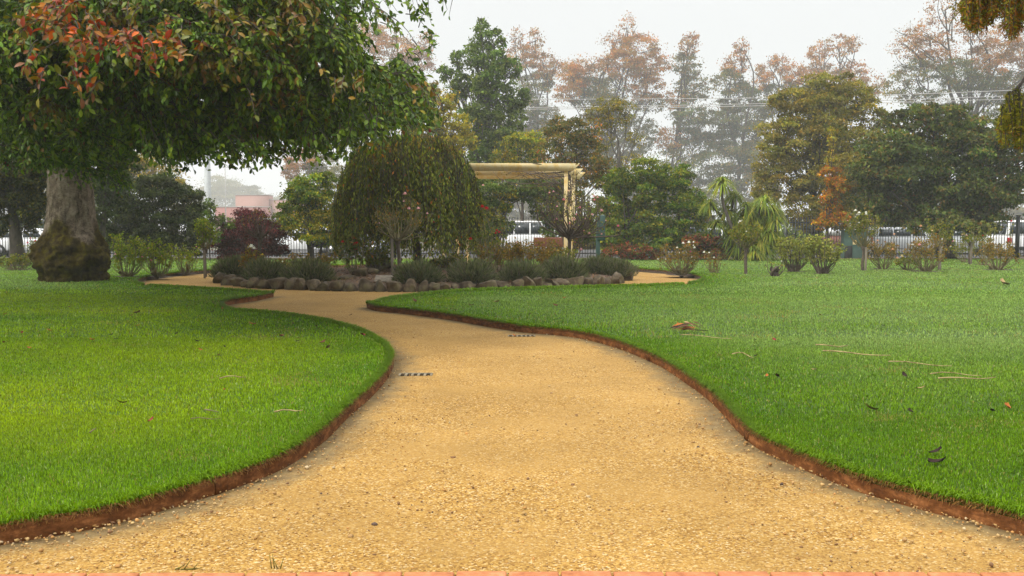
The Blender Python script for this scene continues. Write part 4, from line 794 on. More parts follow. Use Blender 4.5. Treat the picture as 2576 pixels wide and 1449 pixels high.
bg = [(1160, 70, 560, 'dark'), (1245, 74, 545, 'green'), (1420, 72, 540, 'dark'), (1500, 69, 535, 'olive'), (1600, 73, 520, 'dark'), (1700, 70, 520, 'holly'), (1800, 71, 530, 'olive'), (1890, 73, 525, 'dark'), (1985, 69, 555, 'green'), (2230, 72, 520, 'dark'), (2340, 74, 540, 'green'), (2470, 71, 530, 'dark'), (2580, 73, 540, 'dark'), (960, 72, 540, 'dark'), (890, 70, 545, 'green'), (210, 71, 545, 'dark'), (20, 72, 540, 'dark')]
where = ['behind the weeping tree right flank', 'behind the mottled shrub', 'behind the pergola post', 'behind the green box on its post', 'behind the first bright green shrub', 'behind the yellow tipped shrub', 'left of the strappy plant heads', 'behind the strappy plant', 'behind the left round rose shrub', 'behind the peach flowering rose', 'behind the trunk of the big dark tree', 'behind the pink budded rose', 'at the far right end of the street', 'behind the weeping tree trunk', 'behind the weeping tree left flank', 'behind the mossy trunk', 'at the far left end of the street']
for i, ((px, D, yt, pl), wh) in enumerate(zip(bg, where)):
    rr = np.random.default_rng(300 + i); hh = 640 - yt
    tree('street_shrub', f'{"dark" if pl in ("dark", "holly") else "olive" if pl == "olive" else "green"} shrub across the street {wh}', D, px, [(px + rr.uniform(-55, 55), yt + hh * f, rr.uniform(38, 60), hh * .26) for f in (.25, .4, .45, .65, .7, .85, .85)], pl, .2, 2.2, .12, cat='shrub', group='shrubs across the street', seed=300 + i, stems=3, twigs=False)
# strappy cordyline
def cordyline():
    r = np.random.default_rng(61); D = 41.2; base = at(1868, 650, D); base[2] = LAWN
    root = thing('cordyline', 'large many headed plant with drooping yellow green strap leaves', 'plant', base)
    heads = [(1815, 468, 40), (1852, 500, 32), (1790, 520, 32), (1835, 540, 38), (1882, 530, 40), (1920, 515, 42), (1948, 560, 34), (1872, 580, 38), (1905, 595, 42), (1860, 615, 40), (1922, 625, 38), (1800, 570, 30), (1890, 640, 40), (1935, 590, 34), (1850, 570, 36), (1895, 555, 38), (1840, 600, 34), (1925, 555, 36), (1960, 600, 26), (1880, 600, 44), (1915, 610, 44), (1900, 570, 40), (1940, 610, 38), (1865, 630, 40), (1920, 640, 40), (1905, 530, 38), (1875, 555, 38), (1945, 535, 34)]
    V, Fc, C, cv, b = [], [], [], [], 0
    for hx, hy, hr in heads:
        c = at(hx, hy - 6, D) + [0, r.uniform(-.5, .5), 0]; R = hr / F * D * 1.22; tint = r.uniform(.75, 1.2)
        cv.append((curve(base + r.normal(0, .1, 3) * [1, 1, 0], c, .06, 7, 0, r), np.linspace(.09, .05, 7)))
        for _ in range(190):
            a = r.uniform(0, 2 * PI); el = r.uniform(-.2, 1.4); L = R * r.uniform(.75, 1.15); K = 5; t = np.linspace(0, 1, K)
            d = np.array([math.cos(a) * math.cos(el), math.sin(a) * math.cos(el), math.sin(el)]); p = c + np.outer(t, d) * L; p[:, 2] -= .75 * L * t ** 2.2
            side = np.array([-math.sin(a), math.cos(a), 0]); w = .024 * np.array([.6, 1, .95, .7, .08])[:, None]
            V.append(np.stack([p - side * w, p + side * w], 1).reshape(-1, 3)); q = np.arange(K - 1) * 2
            Fc.append(np.stack([q, q + 1, q + 3, q + 2], 1) + b); b += 2 * K
            col = np.array([(.13, .19, .02), (.19, .24, .025), (.25, .24, .03), (.09, .14, .018)])[r.integers(0, 4)] * r.uniform(.75, 1.2) * tint; C.append(np.repeat(col[None], 2 * K, 0))
    v, f = tube_arrays(cv, 6); link('stems', polymesh('stems', v, f, smooth=True), M['bark_dark'], root)
    link('leaf_heads', polymesh('leaf_heads', np.concatenate(V), np.concatenate(Fc), cols=np.concatenate(C)), M['leaf'], root)
cordyline()

# ------------------------------------------------------------------ the big foreground tree
def big_tree():
    r = np.random.default_rng(5); D = LD(706); c = at(180, 706, D); x0, y0 = c[0], c[1]
    root = thing('spreading_tree', 'huge spreading tree with mossy swollen trunk and reddening glossy leaves', 'tree', (x0, y0, LAWN))
    k = D / F
    prof = [(707, 385, 1030), (700, 385, 1032), (684, 384, 1025), (676, 378, 1062), (664, 352, 1076), (650, 362, 1080), (638, 376, 1078), (620, 392, 1050), (603, 425, 1010), (590, 450, 975), (577, 470, 962), (560, 485, 953), (540, 494, 947), (500, 505, 940), (450, 516, 925), (420, 522, 915), (380, 520, 918), (340, 505, 935)]
    na = 72; V, C = [], []; zs = [at(180, p[0], D)[2] for p in prof]; zs[0] = LAWN - .03
    fine = np.linspace(zs[0], zs[-1], 90)
    lf = np.interp(fine, zs, [at(p[1] * .25, 600, D)[0] for p in prof]); rt = np.interp(fine, zs, [at(p[2] * .25, 600, D)[0] for p in prof])
    for z, a_, b_ in zip(fine, lf, rt):
        cx, hw = (a_ + b_) / 2, (b_ - a_) / 2; low = max(0, min(1, (1.35 - z) / .35))
        for j in range(na):
            a = 2 * PI * j / na; q = Vector((math.cos(a) * 1.2, math.sin(a) * 1.2, z * .8))
            ns = mnoise.fractal(q * 2.2, .6, 2, 5) * (.07 + .13 * low) + mnoise.noise(Vector((math.cos(a) * 2.5, math.sin(a) * 2.5, z * .35))) * .05
            rr = hw * (1 + ns); V.append((cx + rr * math.cos(a), y0 + rr * .95 * math.sin(a), z)); C.append((max(0, min(1, .5 + (1.32 - z + .28 * math.sin(a * 3 + .6)) * 1.1)), 0, 0))
    nz = len(fine); J, I = np.meshgrid(np.arange(nz - 1), np.arange(na), indexing='ij'); b = (J * na + I).ravel(); b2 = (J * na + (I + 1) % na).ravel()
    link('trunk', polymesh('trunk', np.array(V), np.stack([b, b2, b2 + na, b + na], 1), cols=np.array(C), smooth=True), M['trunk'], root)
    # boughs
    top = np.array([x0, y0, zs[-1]]); cv = []
    boughs = []
    ends = [(-2.2, 12.5, 4.4), (-4.5, 11.5, 4.1), (-7, 11, 4.6), (-1.6, 14.5, 3.6), (-5, 14, 3.2), (-8, 13.5, 3.4), (-11, 12.5, 4.2), (-3, 17, 4.2), (-9, 17, 3.3), (-6, 18, 5.5), (-14, 15, 4.5), (-16, 20, 5), (-7, 24, 6), (-15, 28, 6), (-10, 32, 7), (-12, 22, 9), (-4, 21, 7), (-17, 24, 7), (-1.2, 12, 5.4)]
    for e in ends:
        s = top + np.array([r.normal(0, .15), r.normal(0, .15), r.uniform(-.25, .5)]); e = np.array(e, float); L = np.linalg.norm(e - s)
        q = curve(s, e, .05, 14, .10, r); boughs.append(q); cv.append((q, np.linspace(.21, .03, 14)))
    q = smooth_line([at(178, 338, 20), at(120, 322, 16.5), at(70, 312, 14.5), at(35, 285, 13), at(-40, 200, 12)], .3); cv.append((q, np.linspace(.1, .075, len(q)))); boughs.append(q)
    q = smooth_line([top, at(178, 338, 20)], .5); cv.append((q, np.linspace(.14, .1, len(q))))
    allb = np.concatenate(boughs)
    # measured outline of the crown on the picture (2576 wide)
    poly = np.array([(-120, -60), (830, -60), (850, 20), (905, 60), (930, 110), (880, 150), (960, 168), (1030, 188), (1075, 215), (1098, 248), (1100, 275), (1075, 292), (1045, 292), (1010, 318), (960, 322), (920, 350), (850, 362), (800, 372), (740, 374), (690, 368), (650, 384), (560, 372), (500, 388), (430, 390), (380, 376), (335, 378), (300, 400), (240, 410), (200, 425), (140, 418), (60, 400), (-120, 405)], float)
    T, Lp, La, Ln, Ls, Lc = [], [], [], [], [], []
    G = np.array([(.056, .112, .007), (.08, .155, .009), (.038, .078, .006), (.13, .21, .012), (.17, .235, .014)])
    O = np.array([(.12, .125, .01), (.16, .14, .012), (.1, .115, .01), (.2, .12, .012), (.13, .065, .014)])
    Rd = np.array([(.30, .035, .006), (.42, .085, .006), (.2, .03, .008), (.36, .13, .008), (.14, .05, .012)])
    def twig(tip, kind, dens, size):
        i = np.argmin(((allb - tip) ** 2).sum(1)); d = allb[i] - tip; dl = np.linalg.norm(d) + 1e-6; ln = min(dl, r.uniform(.25, .5))
        s = tip + d / dl * ln * .8 + [r.normal(0, .08), r.normal(0, .08), ln * r.uniform(.1, .4)]
        K = 6; t = np.linspace(0, 1, K)[:, None]; c_ = s + (tip - s) * t; c_[:, 2] += .12 * ln * np.sin(PI * t[:, 0]); cv.append((c_, np.linspace(.007, .002, K)))
        m = r.poisson(dens) + 2; tt = np.sort(r.uniform(.1, 1, m)); tt[-1] = 1; f = tt * (K - 1.001); ii = f.astype(int); p = c_[ii] + (c_[ii + 1] - c_[ii]) * (f % 1)[:, None]
        dr = (tip - s) / ln; ax = dr * .6 + unit(m, r) * 1.0 + [0, 0, -.3]
        Lp.append(p); La.append(ax); Ln.append(unit(m, r) * .9 + [0, -.35, .75]); Ls.append(size * r.uniform(.7, 1.2, m))
        src = {'g': G, 'o': O, 'r': Rd}[kind]; tint = r.uniform(.8, 1.2); cc = src[r.integers(0, len(src), m)] * r.uniform(.8, 1.2, (m, 1)) * tint
        if kind == 'r':
            w = r.uniform(size=m) < .5; cc[w] = O[r.integers(0, 5, w.sum())]
        if kind == 'g':
            w = r.uniform(size=m) < .04; cc[w] = O[r.integers(0, 5, w.sum())]; w = r.uniform(size=m) < .0015; cc[w] = (.25, .02, .03)
        Lc.append(cc)
    # layered drooping sprays that fill the outline, with hollows between them
    def spray(tip, kind, nt, size=.1, wide=.42, ln=1.15):
        d = np.array([tip[0] - x0, tip[1] - y0, 0]); d /= np.linalg.norm(d); d = d + r.normal(0, .3, 3) * [1, 1, .4]; d[2] -= .25; d /= np.linalg.norm(d)
        sd = np.cross(d, [0, 0, 1]); sd /= np.linalg.norm(sd); K = 8; t = np.linspace(0, 1, K)[:, None]; s0 = tip - d * ln; ax_ = s0 + d * ln * t; ax_[:, 2] += .16 * ln * np.sin(PI * t[:, 0] * .8); cv.append((ax_, np.linspace(.011, .003, K)))
        for q in range(nt):
            f = r.uniform(.05, 1) * (K - 1.01); a = ax_[int(f)] + (ax_[int(f) + 1] - ax_[int(f)]) * (f % 1)
            e = a + sd * r.uniform(-1, 1) * wide * (1 - .45 * f / K) + d * r.uniform(.02, .22) + [0, 0, -r.uniform(.0, .3)]; twig2(a, e, kind, r.poisson(9) + 3, size * .84)
    def twig2(a, e, kind, m, size):
        K = 5; t = np.linspace(0, 1, K)[:, None]; c_ = a + (e - a) * t; c_[:, 2] += .05 * np.sin(PI * t[:, 0]); cv.append((c_, np.linspace(.005, .0018, K)))
        tt = np.sort(r.uniform(.05, 1, m)); tt[-1] = 1; f = tt * (K - 1.001); ii = f.astype(int); p = c_[ii] + (c_[ii + 1] - c_[ii]) * (f % 1)[:, None]; dr = (e - a) / (np.linalg.norm(e - a) + 1e-6)
        Lp.append(p); La.append(dr * .8 + unit(m, r) * .8 + [0, 0, -.45]); Ln.append(unit(m, r) * .75 + [0, -.25, .8]); Ls.append(size * r.uniform(.7, 1.25, m))
        src = {'g': G, 'o': O, 'r': Rd}[kind]; cc = src[r.integers(0, len(src), m)] * r.uniform(.8, 1.2, (m, 1)) * r.uniform(.75, 1.25)
        if kind == 'r': w = r.uniform(size=m) < .35; cc[w] = O[r.integers(0, 5, w.sum())]
        if kind == 'g': w = r.uniform(size=m) < .05; cc[w] = O[r.integers(0, 5, w.sum())]; w = r.uniform(size=m) < .0015; cc[w] = (.25, .02, .03)
        Lc.append(cc)
    cnt = 0; lo, hi = poly.min(0), poly.max(0); NS = 640
    while cnt < NS:
        q = r.uniform(lo, hi, (2000, 2)); q = q[in_poly(q[:, 0], q[:, 1], poly)]
        for x, y in q:
            if cnt >= NS: break
            f = (y + 60) / 470; dmin = 10.2 + 3.0 * max(0, f - .45) + 1.3 * max(0, x - 700) / 400; Dp = dmin + abs(r.normal(0, 1.9))
            if x < 330 and y > 300: Dp = r.uniform(13, 21)
            kd = 'g'
            if 480 < x < 760 and 20 < y < 260 and Dp < dmin + 2 and r.uniform() < .25: kd = 'o'
            if 40 < x < 480 and y < 330 and Dp < dmin + 2.5 and r.uniform() < .2: kd = 'o'
            spray(at(x, y, Dp), kd, 15, .1, .4, .85 if x > 800 else 1.1); cnt += 1
    cnt = 0
    while cnt < 3600:       # deeper foliage behind the sprays
        q = r.uniform(lo, hi, (4000, 2)); q = q[in_poly(q[:, 0], q[:, 1], poly)]
        for x, y in q:
            if cnt >= 3600: break
            if x > 800 and y < 190: continue
            if x > 650 and r.uniform() < .4: continue
            twig(at(x, y, r.uniform(14.5, 22)), 'g', 10, .125); cnt += 1
    for _ in range(170): twig(at(r.uniform(40, 335), r.uniform(375, 428), r.uniform(14.5, 21)), 'g', 10, .1)
    # reddened sprays on the near left
    for cxp, cyp, sx, sy, nn in [(110, 40, 45, 28, 22), (70, 75, 22, 14, 9), (210, 115, 65, 24, 26), (290, 120, 40, 16, 12), (390, 130, 70, 18, 18), (445, 150, 45, 10, 9), (200, 165, 35, 22, 12), (75, 190, 14, 22, 6), (215, 240, 22, 14, 6), (95, 240, 14, 12, 4), (380, 180, 30, 12, 5), (150, 75, 50, 20, 12)]:
        for _ in range(int(nn * .58)): twig(at(cxp + r.normal(0, sx * .75), cyp + r.normal(0, sy * .75), r.uniform(9.0, 9.9)), 'r', 8, .1)
    # yellowing sprays
    for cxp, cyp, sx, sy, nn in [(620, 75, 55, 12, 18), (540, 20, 30, 20, 8), (700, 80, 60, 10, 12), (620, 290, 18, 12, 4), (600, 140, 60, 30, 12), (1075, 270, 20, 18, 8), (300, 60, 60, 20, 9), (880, 235, 40, 16, 10)]:
        for _ in range(int(nn * .65)): twig(at(cxp + r.normal(0, sx * .8), cyp + r.normal(0, sy * .8), r.uniform(9.6, 10.8)), 'o', 7, .088)
    # loose hanging fringe and the thin upper sprays against the sky
    fr = [(x, 8 + np.interp(x, [-60, 60, 140, 200, 325, 350, 430, 500, 560, 650, 740, 800, 850, 920, 1000, 1050, 1090], [408, 405, 425, 440, 462, 390, 402, 398, 388, 396, 382, 384, 376, 362, 330, 306, 300])) for x in r.uniform(-60, 1095, 420)]
    for x, y in fr: twig(at(x, y + r.uniform(-30, 30) * r.uniform(.2, 1), r.uniform(11, 16) if x > 340 else r.uniform(16, 21)), 'g', 9, .088)
    for x, y in [(r.uniform(850, 1085), None) for _ in range(52)]:
        y = r.uniform(-40, 60 + (x - 850) * .62) if r.uniform() < .6 else r.uniform(0, 110); twig(at(x, min(y, 215), r.uniform(11, 14)), 'g', 5.5, .09)
    for x, y in [(1040, 10), (1055, 25), (1060, 40), (1045, -10), (1075, 5), (1100, 2), (1115, 12), (1125, 25), (1130, 38), (1110, -12), (1085, 60), (1075, 75), (1090, 100), (1085, 130), (1065, 165), (1090, 120), (1070, 190)]: twig(at(x, y, 11.5), 'g', 6, .09)
    for _ in range(2400):   # extra leaves added high out of frame to deepen the lawn's shade
        twig(np.array([r.uniform(-14, -3), r.uniform(13.5, 23), r.uniform(6.2, 9.5)]), 'g', 10, .17)
    # the rest of the crown above and behind the frame
    n_up = 0
    while n_up < 4200:
        u = unit(1, r)[0] * r.uniform(.35, 1) ** .4; q = np.array([-9.8, 20.0, 5.6]) + u * [11.5, 11.5, 5.2]
        if q[1] < 12.5: continue
        yy = 575 - (q[2] - H) / q[1] * F; xx = CX + q[0] / q[1] * F
        if yy > -70 and not (q[1] > 15 and in_poly(np.array([xx]), np.array([min(yy, 380) + 0.]), poly)[0] and yy < 360): continue
        twig(q, 'g', 10, .15); n_up += 1
    v, f = tube_arrays(cv, 5); link('branches', polymesh('branches', v, f, smooth=True), M['bark_dark'], root)
    V, Fq, C_ = leaf_fine(np.concatenate(Lp), np.concatenate(La), np.concatenate(Ln), np.concatenate(Ls), .46, np.clip(np.concatenate(Lc), 0, 1))
    link('crown', polymesh('crown', V, Fq, cols=C_), M['gloss_leaf'], root)
big_tree()

# drooping conifer at the right edge
def conifer():
    r = np.random.default_rng(8); root = thing('weeping_conifer', 'drooping conifer sprays hanging in at the top right corner', 'tree', (5.6, 7.6, LAWN))
    cv = [(curve((5.6, 7.6, 0), (5.5, 7.5, 7), .02, 9, r=r), np.linspace(.26, .12, 9))]; Lp, La, Ls, Lc = [], [], [], []
    G = np.array([(.12, .13, .012), (.17, .17, .015), (.08, .09, .012), (.24, .2, .018)]); Br = np.array([(.22, .09, .012), (.17, .065, .012), (.28, .13, .02)])
    def strand(x, y0, y1, D, br):
        p0, p1 = at(x, y0, D), at(x + r.normal(0, 6), y1, D + r.normal(0, .08)); K = 10; c = curve(p0, p1, .02, K, r=r); cv.append((c, np.linspace(.004, .0015, K))); L = np.linalg.norm(p1 - p0)
        m = int(L * 260); t = r.uniform(0, 1, m) * (K - 1.01); ii = t.astype(int); p = c[ii] + (c[ii + 1] - c[ii]) * (t % 1)[:, None] + r.normal(0, .006, (m, 3)); Lp.append(p); La.append(unit(m, r) * .8 + [0, 0, -.6]); Ls.append(.028 * r.uniform(.6, 1.3, m))
        w = np.clip(br + .35 * (t / K - .4), 0, 1); cc = np.where((r.uniform(size=m) < w)[:, None], Br[r.integers(0, 3, m)], G[r.integers(0, 4, m)]); Lc.append(cc * r.uniform(.75, 1.2, (m, 1)))
    for _ in range(150):
        x = r.choice([2428, 2440, 2452, 2470, 2490, 2505, 2538, 2548, 2556, 2572, 2590]) + r.normal(0, 7); yb = np.interp(x, [2415, 2440, 2470, 2500, 2520, 2545, 2555, 2576], [50, 75, 85, 60, 35, 110, 95, 60]) * r.uniform(.5, 1.05); strand(x, r.uniform(-170, -45), yb, r.uniform(5.6, 6.4), .35)
    for _ in range(120):
        x = r.uniform(2515, 2640); yt = 215 + 40 * max(0, (2545 - x) / 30); strand(x, yt + r.uniform(0, 60), yt + r.uniform(60, 165) * np.interp(x, [2515, 2580], [.75, 1.1]), r.uniform(5.9, 6.6), .02)
    for e in ((2480, -60, 6), (2440, -60, 6), (2545, -55, 6), (2560, 225, 6.2), (2540, 240, 6.3), (2600, 230, 6.4)):
        s = np.array([5.55, 7.55, r.uniform(2.8, 4)]); lb_ = curve(s, at(*e), .04, 8, .08, r); cv.append((lb_, np.linspace(.04, .008, 8)))
        for _ in range(46):
            f = r.uniform(1.2, 6.9); p0 = lb_[int(f)] + (lb_[int(f) + 1] - lb_[int(f)]) * (f % 1) + r.normal(0, .07, 3); yy_, D_ = p0[2], p0[1]; xp = CX + p0[0] / D_ * F; yp = 575 - (yy_ - H) / D_ * F
            if xp > 2590: strand(xp, yp, yp + r.uniform(40, 150), D_, .15)
    v, f = tube_arrays(cv, 6); link('trunk', polymesh('trunk', v, f, smooth=True), M['bark_dark'], root); p = np.concatenate(Lp)
    V, Fq, C = leaf_quads(p, np.concatenate(La), unit(len(p), r), np.concatenate(Ls), .3, np.concatenate(Lc)); link('crown', polymesh('crown', V, Fq, cols=C), M['leaf'], root)
conifer()

# ------------------------------------------------------------------ fence, street, buildings
def fence(name, label, x0, x1, y, hgt=1.85):
    root = thing(name, label, 'fence', ((x0 + x1) / 2, y, .05)); mb = MB(); x = x0 + .06
    while x < x1:
        h = hgt; mb.box((x, y, .12 + (h - .12) / 2), (.022, .022, h - .12)); mb.add([(x - .018, y - .018, h), (x + .018, y - .018, h), (x + .018, y + .018, h), (x - .018, y + .018, h), (x, y, h + .11)], [(0, 1, 4), (1, 2, 4), (2, 3, 4), (3, 0, 4), (3, 2, 1, 0)]); x += .125
    mb.build('pickets', M['fence'], root)
    for z in (.28, hgt - .18): MB().box(((x0 + x1) / 2, y + .026, z), (x1 - x0, .028, .04)).build('rail', M['fence'], root)
    xp = x0
    while xp < x1 + .1:
        mb = MB().box((xp, y + .03, (hgt + .1) / 2), (.14, .13, hgt + .1)); mb.box((xp, y + .03, hgt + .13), (.18, .17, .05)); mb.build('post', M['fence'], root); xp += (x1 - x0) / max(1, round((x1 - x0) / 3.6))
fx = lambda px: at(px, 600, 45)[0]
fence('picket_fence', 'black steel picket fence at the far left behind the mossy trunk', fx(-150), fx(560), 45)
fence('picket_fence', 'black steel picket fence behind the round rose bed', fx(562), fx(1425), 45)
fence('picket_fence', 'black steel picket fence behind the strappy plant and cabinet', fx(1427), fx(2160), 45)
fence('picket_fence', 'black steel picket fence at the far right beneath the dark tree', fx(2162), fx(2760), 45)

def car(label, px, D, paint, style='wagon', rz=0, flip=1):
    loc = at(px, 640, D); loc[2] = 0
    root = thing('parked_car', label, 'car', loc, 'vehicles parked on the street'); root.rotation_euler = (0, 0, rz); root.scale = (flip, 1, 1)
    def part(mb, name, m, par=root, bevel=0.0): return mb.build(name, m, par, bevel, False, False)
    if style == 'van': low = [(-2.25, .3), (2.2, .3), (2.3, .55), (2.28, .95), (1.35, 1.05), (-2.25, 1.05), (-2.3, .5)]; cab = [(-2.24, 1.05), (1.35, 1.05), (.72, 1.72), (.45, 1.8), (-2.05, 1.82), (-2.18, 1.74)]; win = [(-2.05, -1.2), (-1.12, -.32), (-.24, .36), (.44, .95)]; W = .9
    elif style == 'wagon': low = [(-2.25, .3), (2.2, .28), (2.28, .5), (2.2, .78), (1.15, .92), (-2.2, .95), (-2.3, .5)]; cab = [(-2.2, .95), (1.15, .92), (.45, 1.42), (.1, 1.48), (-1.9, 1.47)]; win = [(-1.95, -1.15), (-1.08, -.2), (-.12, .62)]; W = .88
    else: low = [(-2.1, .3), (2.1, .28), (2.18, .5), (2.1, .72), (1.2, .88), (-1.5, .92), (-2.1, .9), (-2.2, .5)]; cab = [(-1.6, .91), (1.2, .88), (.4, 1.38), (.0, 1.43), (-.9, 1.41)]; win = [(-1.3, -.35), (-.27, .62)]; W = .87
    body = part(MB().prism(low, -W, W), 'body', M[paint], root, .07)
    n = len(cab); mb = MB(); ct = max(z for _, z in cab); c0 = cab[0][1]
    mb.add([(x, s * (W - .03 - .17 * (z - c0) / (ct - c0)), z) for s in (-1, 1) for x, z in cab], [tuple(range(n))[::-1], tuple(range(n, 2 * n))] + [(i, (i + 1) % n, n + (i + 1) % n, n + i) for i in range(n)]); part(mb, 'cabin', M[paint], root, .05)
    zb, zt = c0 + .06, ct - .12
    def yw(z): return W - .03 - .17 * (z - c0) / (ct - c0) + .012
    slope = lambda z: 1.15 + (.45 - 1.15) * (z - c0) / max(.1, ct - c0)
    for a, b_ in win:
        for s in (-1, 1):
            bt = b_ - (.28 if (a, b_) == win[-1] else 0); at_ = a + (.12 if (a, b_) == win[0] else 0)
            part(MB().add([(a, s * yw(zb), zb), (b_, s * yw(zb), zb), (bt, s * yw(zt), zt), (at_, s * yw(zt), zt), (a, s * (yw(zb) - .03), zb), (b_, s * (yw(zb) - .03), zb), (bt, s * (yw(zt) - .03), zt), (at_, s * (yw(zt) - .03), zt)], [(0, 1, 2, 3), (7, 6, 5, 4), (0, 4, 5, 1), (1, 5, 6, 2), (2, 6, 7, 3), (3, 7, 4, 0)]), 'window', M['glass'])
    xr = cab[-1][0]; xl = cab[0][0]; part(MB().add([(xl - .02, -W + .16, c0 + .1), (xl - .02, W - .16, c0 + .1), (xr - .03, W - .28, ct - .1), (xr - .03, -W + .28, ct - .1), (xl + .05, -W + .16, c0 + .1), (xl + .05, W - .16, c0 + .1), (xr + .05, W - .28, ct - .1), (xr + .05, -W + .28, ct - .1)], [(0, 3, 2, 1), (4, 5, 6, 7), (0, 1, 5, 4), (1, 2, 6, 5), (2, 3, 7, 6), (3, 0, 4, 7)]), 'rear_window', M['glass'])
    fx0, fz0, fx1, fz1 = cab[1][0], cab[1][1] + .06, cab[2][0], cab[2][1]; part(MB().add([(fx0 + .0, -W + .17, fz0), (fx0, W - .17, fz0), (fx1 + .05, W - .27, fz1 - .03), (fx1 + .05, -W + .27, fz1 - .03), (fx0 - .1, -W + .17, fz0), (fx0 - .1, W - .17, fz0), (fx1 - .05, W - .27, fz1 - .03), (fx1 - .05, -W + .27, fz1 - .03)], [(0, 1, 2, 3), (7, 6, 5, 4), (0, 4, 5, 1), (1, 5, 6, 2), (2, 6, 7, 3), (3, 7, 4, 0)]), 'windscreen', M['glass'])
    for wx in (-1.4, 1.38):
        for s in (-1, 1):
            y_ = s * (W - .06); w = part(MB().tube([(wx, y_ - .11, .32), (wx, y_ + .11, .32)], [.32, .32], 20), 'wheel', M['rubber']); part(MB().tube([(wx, y_ - .118, .32), (wx, y_ + .118, .32)], [.2, .2], 14), 'rim', M['rim'], w)
    for s in (-1, 1):
        part(MB().box((-2.27, s * (W - .16), .82), (.07, .22, .26)), 'tail_light', M['red_lens'], root, .02); part(MB().box((2.2, s * (W - .2), .68), (.1, .3, .14)), 'headlight', M['clear_lens'], root, .03)
        part(MB().box((1.0, s * (W + .09), c0 + .1), (.12, .2, .14)), 'mirror', M[paint], root, .03)
    part(MB().box((-2.3, 0, .42), (.06, W * 1.7, .16)), 'bumper', M['black_trim'], root, .02)
car('white van with four dark side windows behind the pergola', 1345, 56, 'white_paint', 'van', 0)
car('white wagon beyond fence left of the weeping tree', 775, 52, 'white_paint', 'wagon', 0, -1)
car('silver sedan beyond fence below the yellow green shrub', 885, 57, 'silver_paint', 'sedan', 0)
car('white sedan beyond the fence left of the mossy trunk', 85, 50, 'white_paint', 'sedan', .2)
car('white wagon seen from behind through the right fence', 2535, 52, 'white_paint', 'van', 1.45)
car('silver car beneath the dark tree beside the cabinet', 2285, 54, 'silver_paint', 'wagon', 0)
car('dark blue car under the green shrub by the white roses', 1725, 51, 'blue_paint', 'sedan', 0, -1)
car('silver wagon parked behind the pink buds under the dark tree', 2405, 55, 'silver_paint', 'wagon', 0, -1)
car('white wagon parked behind the strappy plant', 1815, 53, 'white_paint', 'wagon', 0)

q = at(2147, 640, 44.2); root = thing('utility_cabinet', 'grey green electrical cabinet by the fence right of the round shrubs', 'cabinet', (q[0], q[1], LAWN))
MB().box((q[0], q[1], LAWN + .6), (1.0, .5, 1.2)).build('body', M['green_box'], root, .02); MB().box((q[0], q[1], LAWN + 1.23), (1.06, .56, .06)).build('lid', M['green_box'], root, .015)
MB().box((q[0] - .32, q[1] - .265, LAWN + .3), (.34, .03, .55)).build('vent_panel', M['black_trim'], root, .01); MB().box((q[0] - .04, q[1] - .262, LAWN + .72), (.18, .02, .2)).build('notice', M['cream'], root, .005)
q = at(1506, 655, 37.5); root = thing('green_sign', 'dark green box on a post right of the pergola', 'sign post', (q[0], q[1], LAWN))
MB().box((q[0] - .03, q[1], LAWN + .6), (.15, .13, 1.2)).build('post', M['green_post'], root, .01); MB().box((q[0] + .08, q[1] - .02, LAWN + 1.35), (.3, .24, .95)).build('box', M['green_post'], root, .03)
q = at(1395, 640, 40); root = thing('park_bench', 'reddish brown timber bench behind the pergola post', 'bench', (q[0], q[1], LAWN))
MB().box((q[0], q[1], LAWN + .45), (1.7, .45, .06)).build('seat', M['timber_red'], root, .01); MB().box((q[0], q[1] - .24, LAWN + .78), (1.7, .05, .38), 0, .12).build('backrest', M['timber_red'], root, .01)
for s in (-.7, .7): MB().box((q[0] + s, q[1], LAWN + .22), (.07, .42, .44)).build('leg', M['black_trim'], root)

# far buildings and street things
def bx(px0, px1, yt, D, dep=6):
    a, b_ = at(px0, yt, D), at(px1, yt, D); return ((a[0] + b_[0]) / 2, D + dep / 2, a[2] / 2), (b_[0] - a[0], dep, a[2])
root = thing('brick_building', 'hazy pink brick building with flat roofs beyond the street', 'building', (at(660, 600, 281)[0], 281, 0))
for nm, a, b_, yt, D, m in (('wall', 592, 674, 491, 285, 'brick_pink'), ('wall', 675, 800, 503, 286, 'brick_pink'), ('wall', 540, 672, 521, 281, 'brick_dark')):
    c, d = bx(a, b_, yt, D); MB().box(c, d).build(nm, M[m], root); MB().box((c[0], c[1], d[2] + .1), (d[0] + .25, d[1] + .25, .2)).build('parapet', M['concrete'], root)
c, d = bx(702, 716, 488, 288, 1); MB().box(c, d).build('chimney', M['concrete'], root)
c = at(655, 550, 278); MB().box((c[0], 279, c[2]), (8.6, 3, .7)).build('awning', M['white_paint'], root); MB().box((c[0], 280.9, c[2] / 2 - .2), (7.6, .2, c[2] - .8)).build('shop_window', M['glass'], root)
c, d = bx(1890, 2200, 592, 74, .4); root = thing('brick_wall', 'low brown brick wall with white band behind the right fence', 'wall', (c[0], 74, 0)); MB().box(c, d).build('wall', M['brick_wall'], root)
MB().box((c[0], 74.2, d[2] + .25), (d[0], .5, .5)).build('band', M['white_paint'], root)
c, d = bx(1180, 1480, 560, 80, 5); root = thing('white_building', 'low white building seen between shrubs under the pergola', 'building', (c[0], 80, 0)); MB().box(c, d).build('wall', M['white_paint'], root); MB().box((c[0], 82.5, d[2] + .1), (d[0] + .4, 5.5, .2)).build('roof', M['concrete'], root)
for k_ in range(4): MB().box((c[0] - 3 + k_ * 2, 79.97, 1.0), (1.0, .08, .7)).build('window', M['glass'], root)
b0 = at(525, 600, 170)
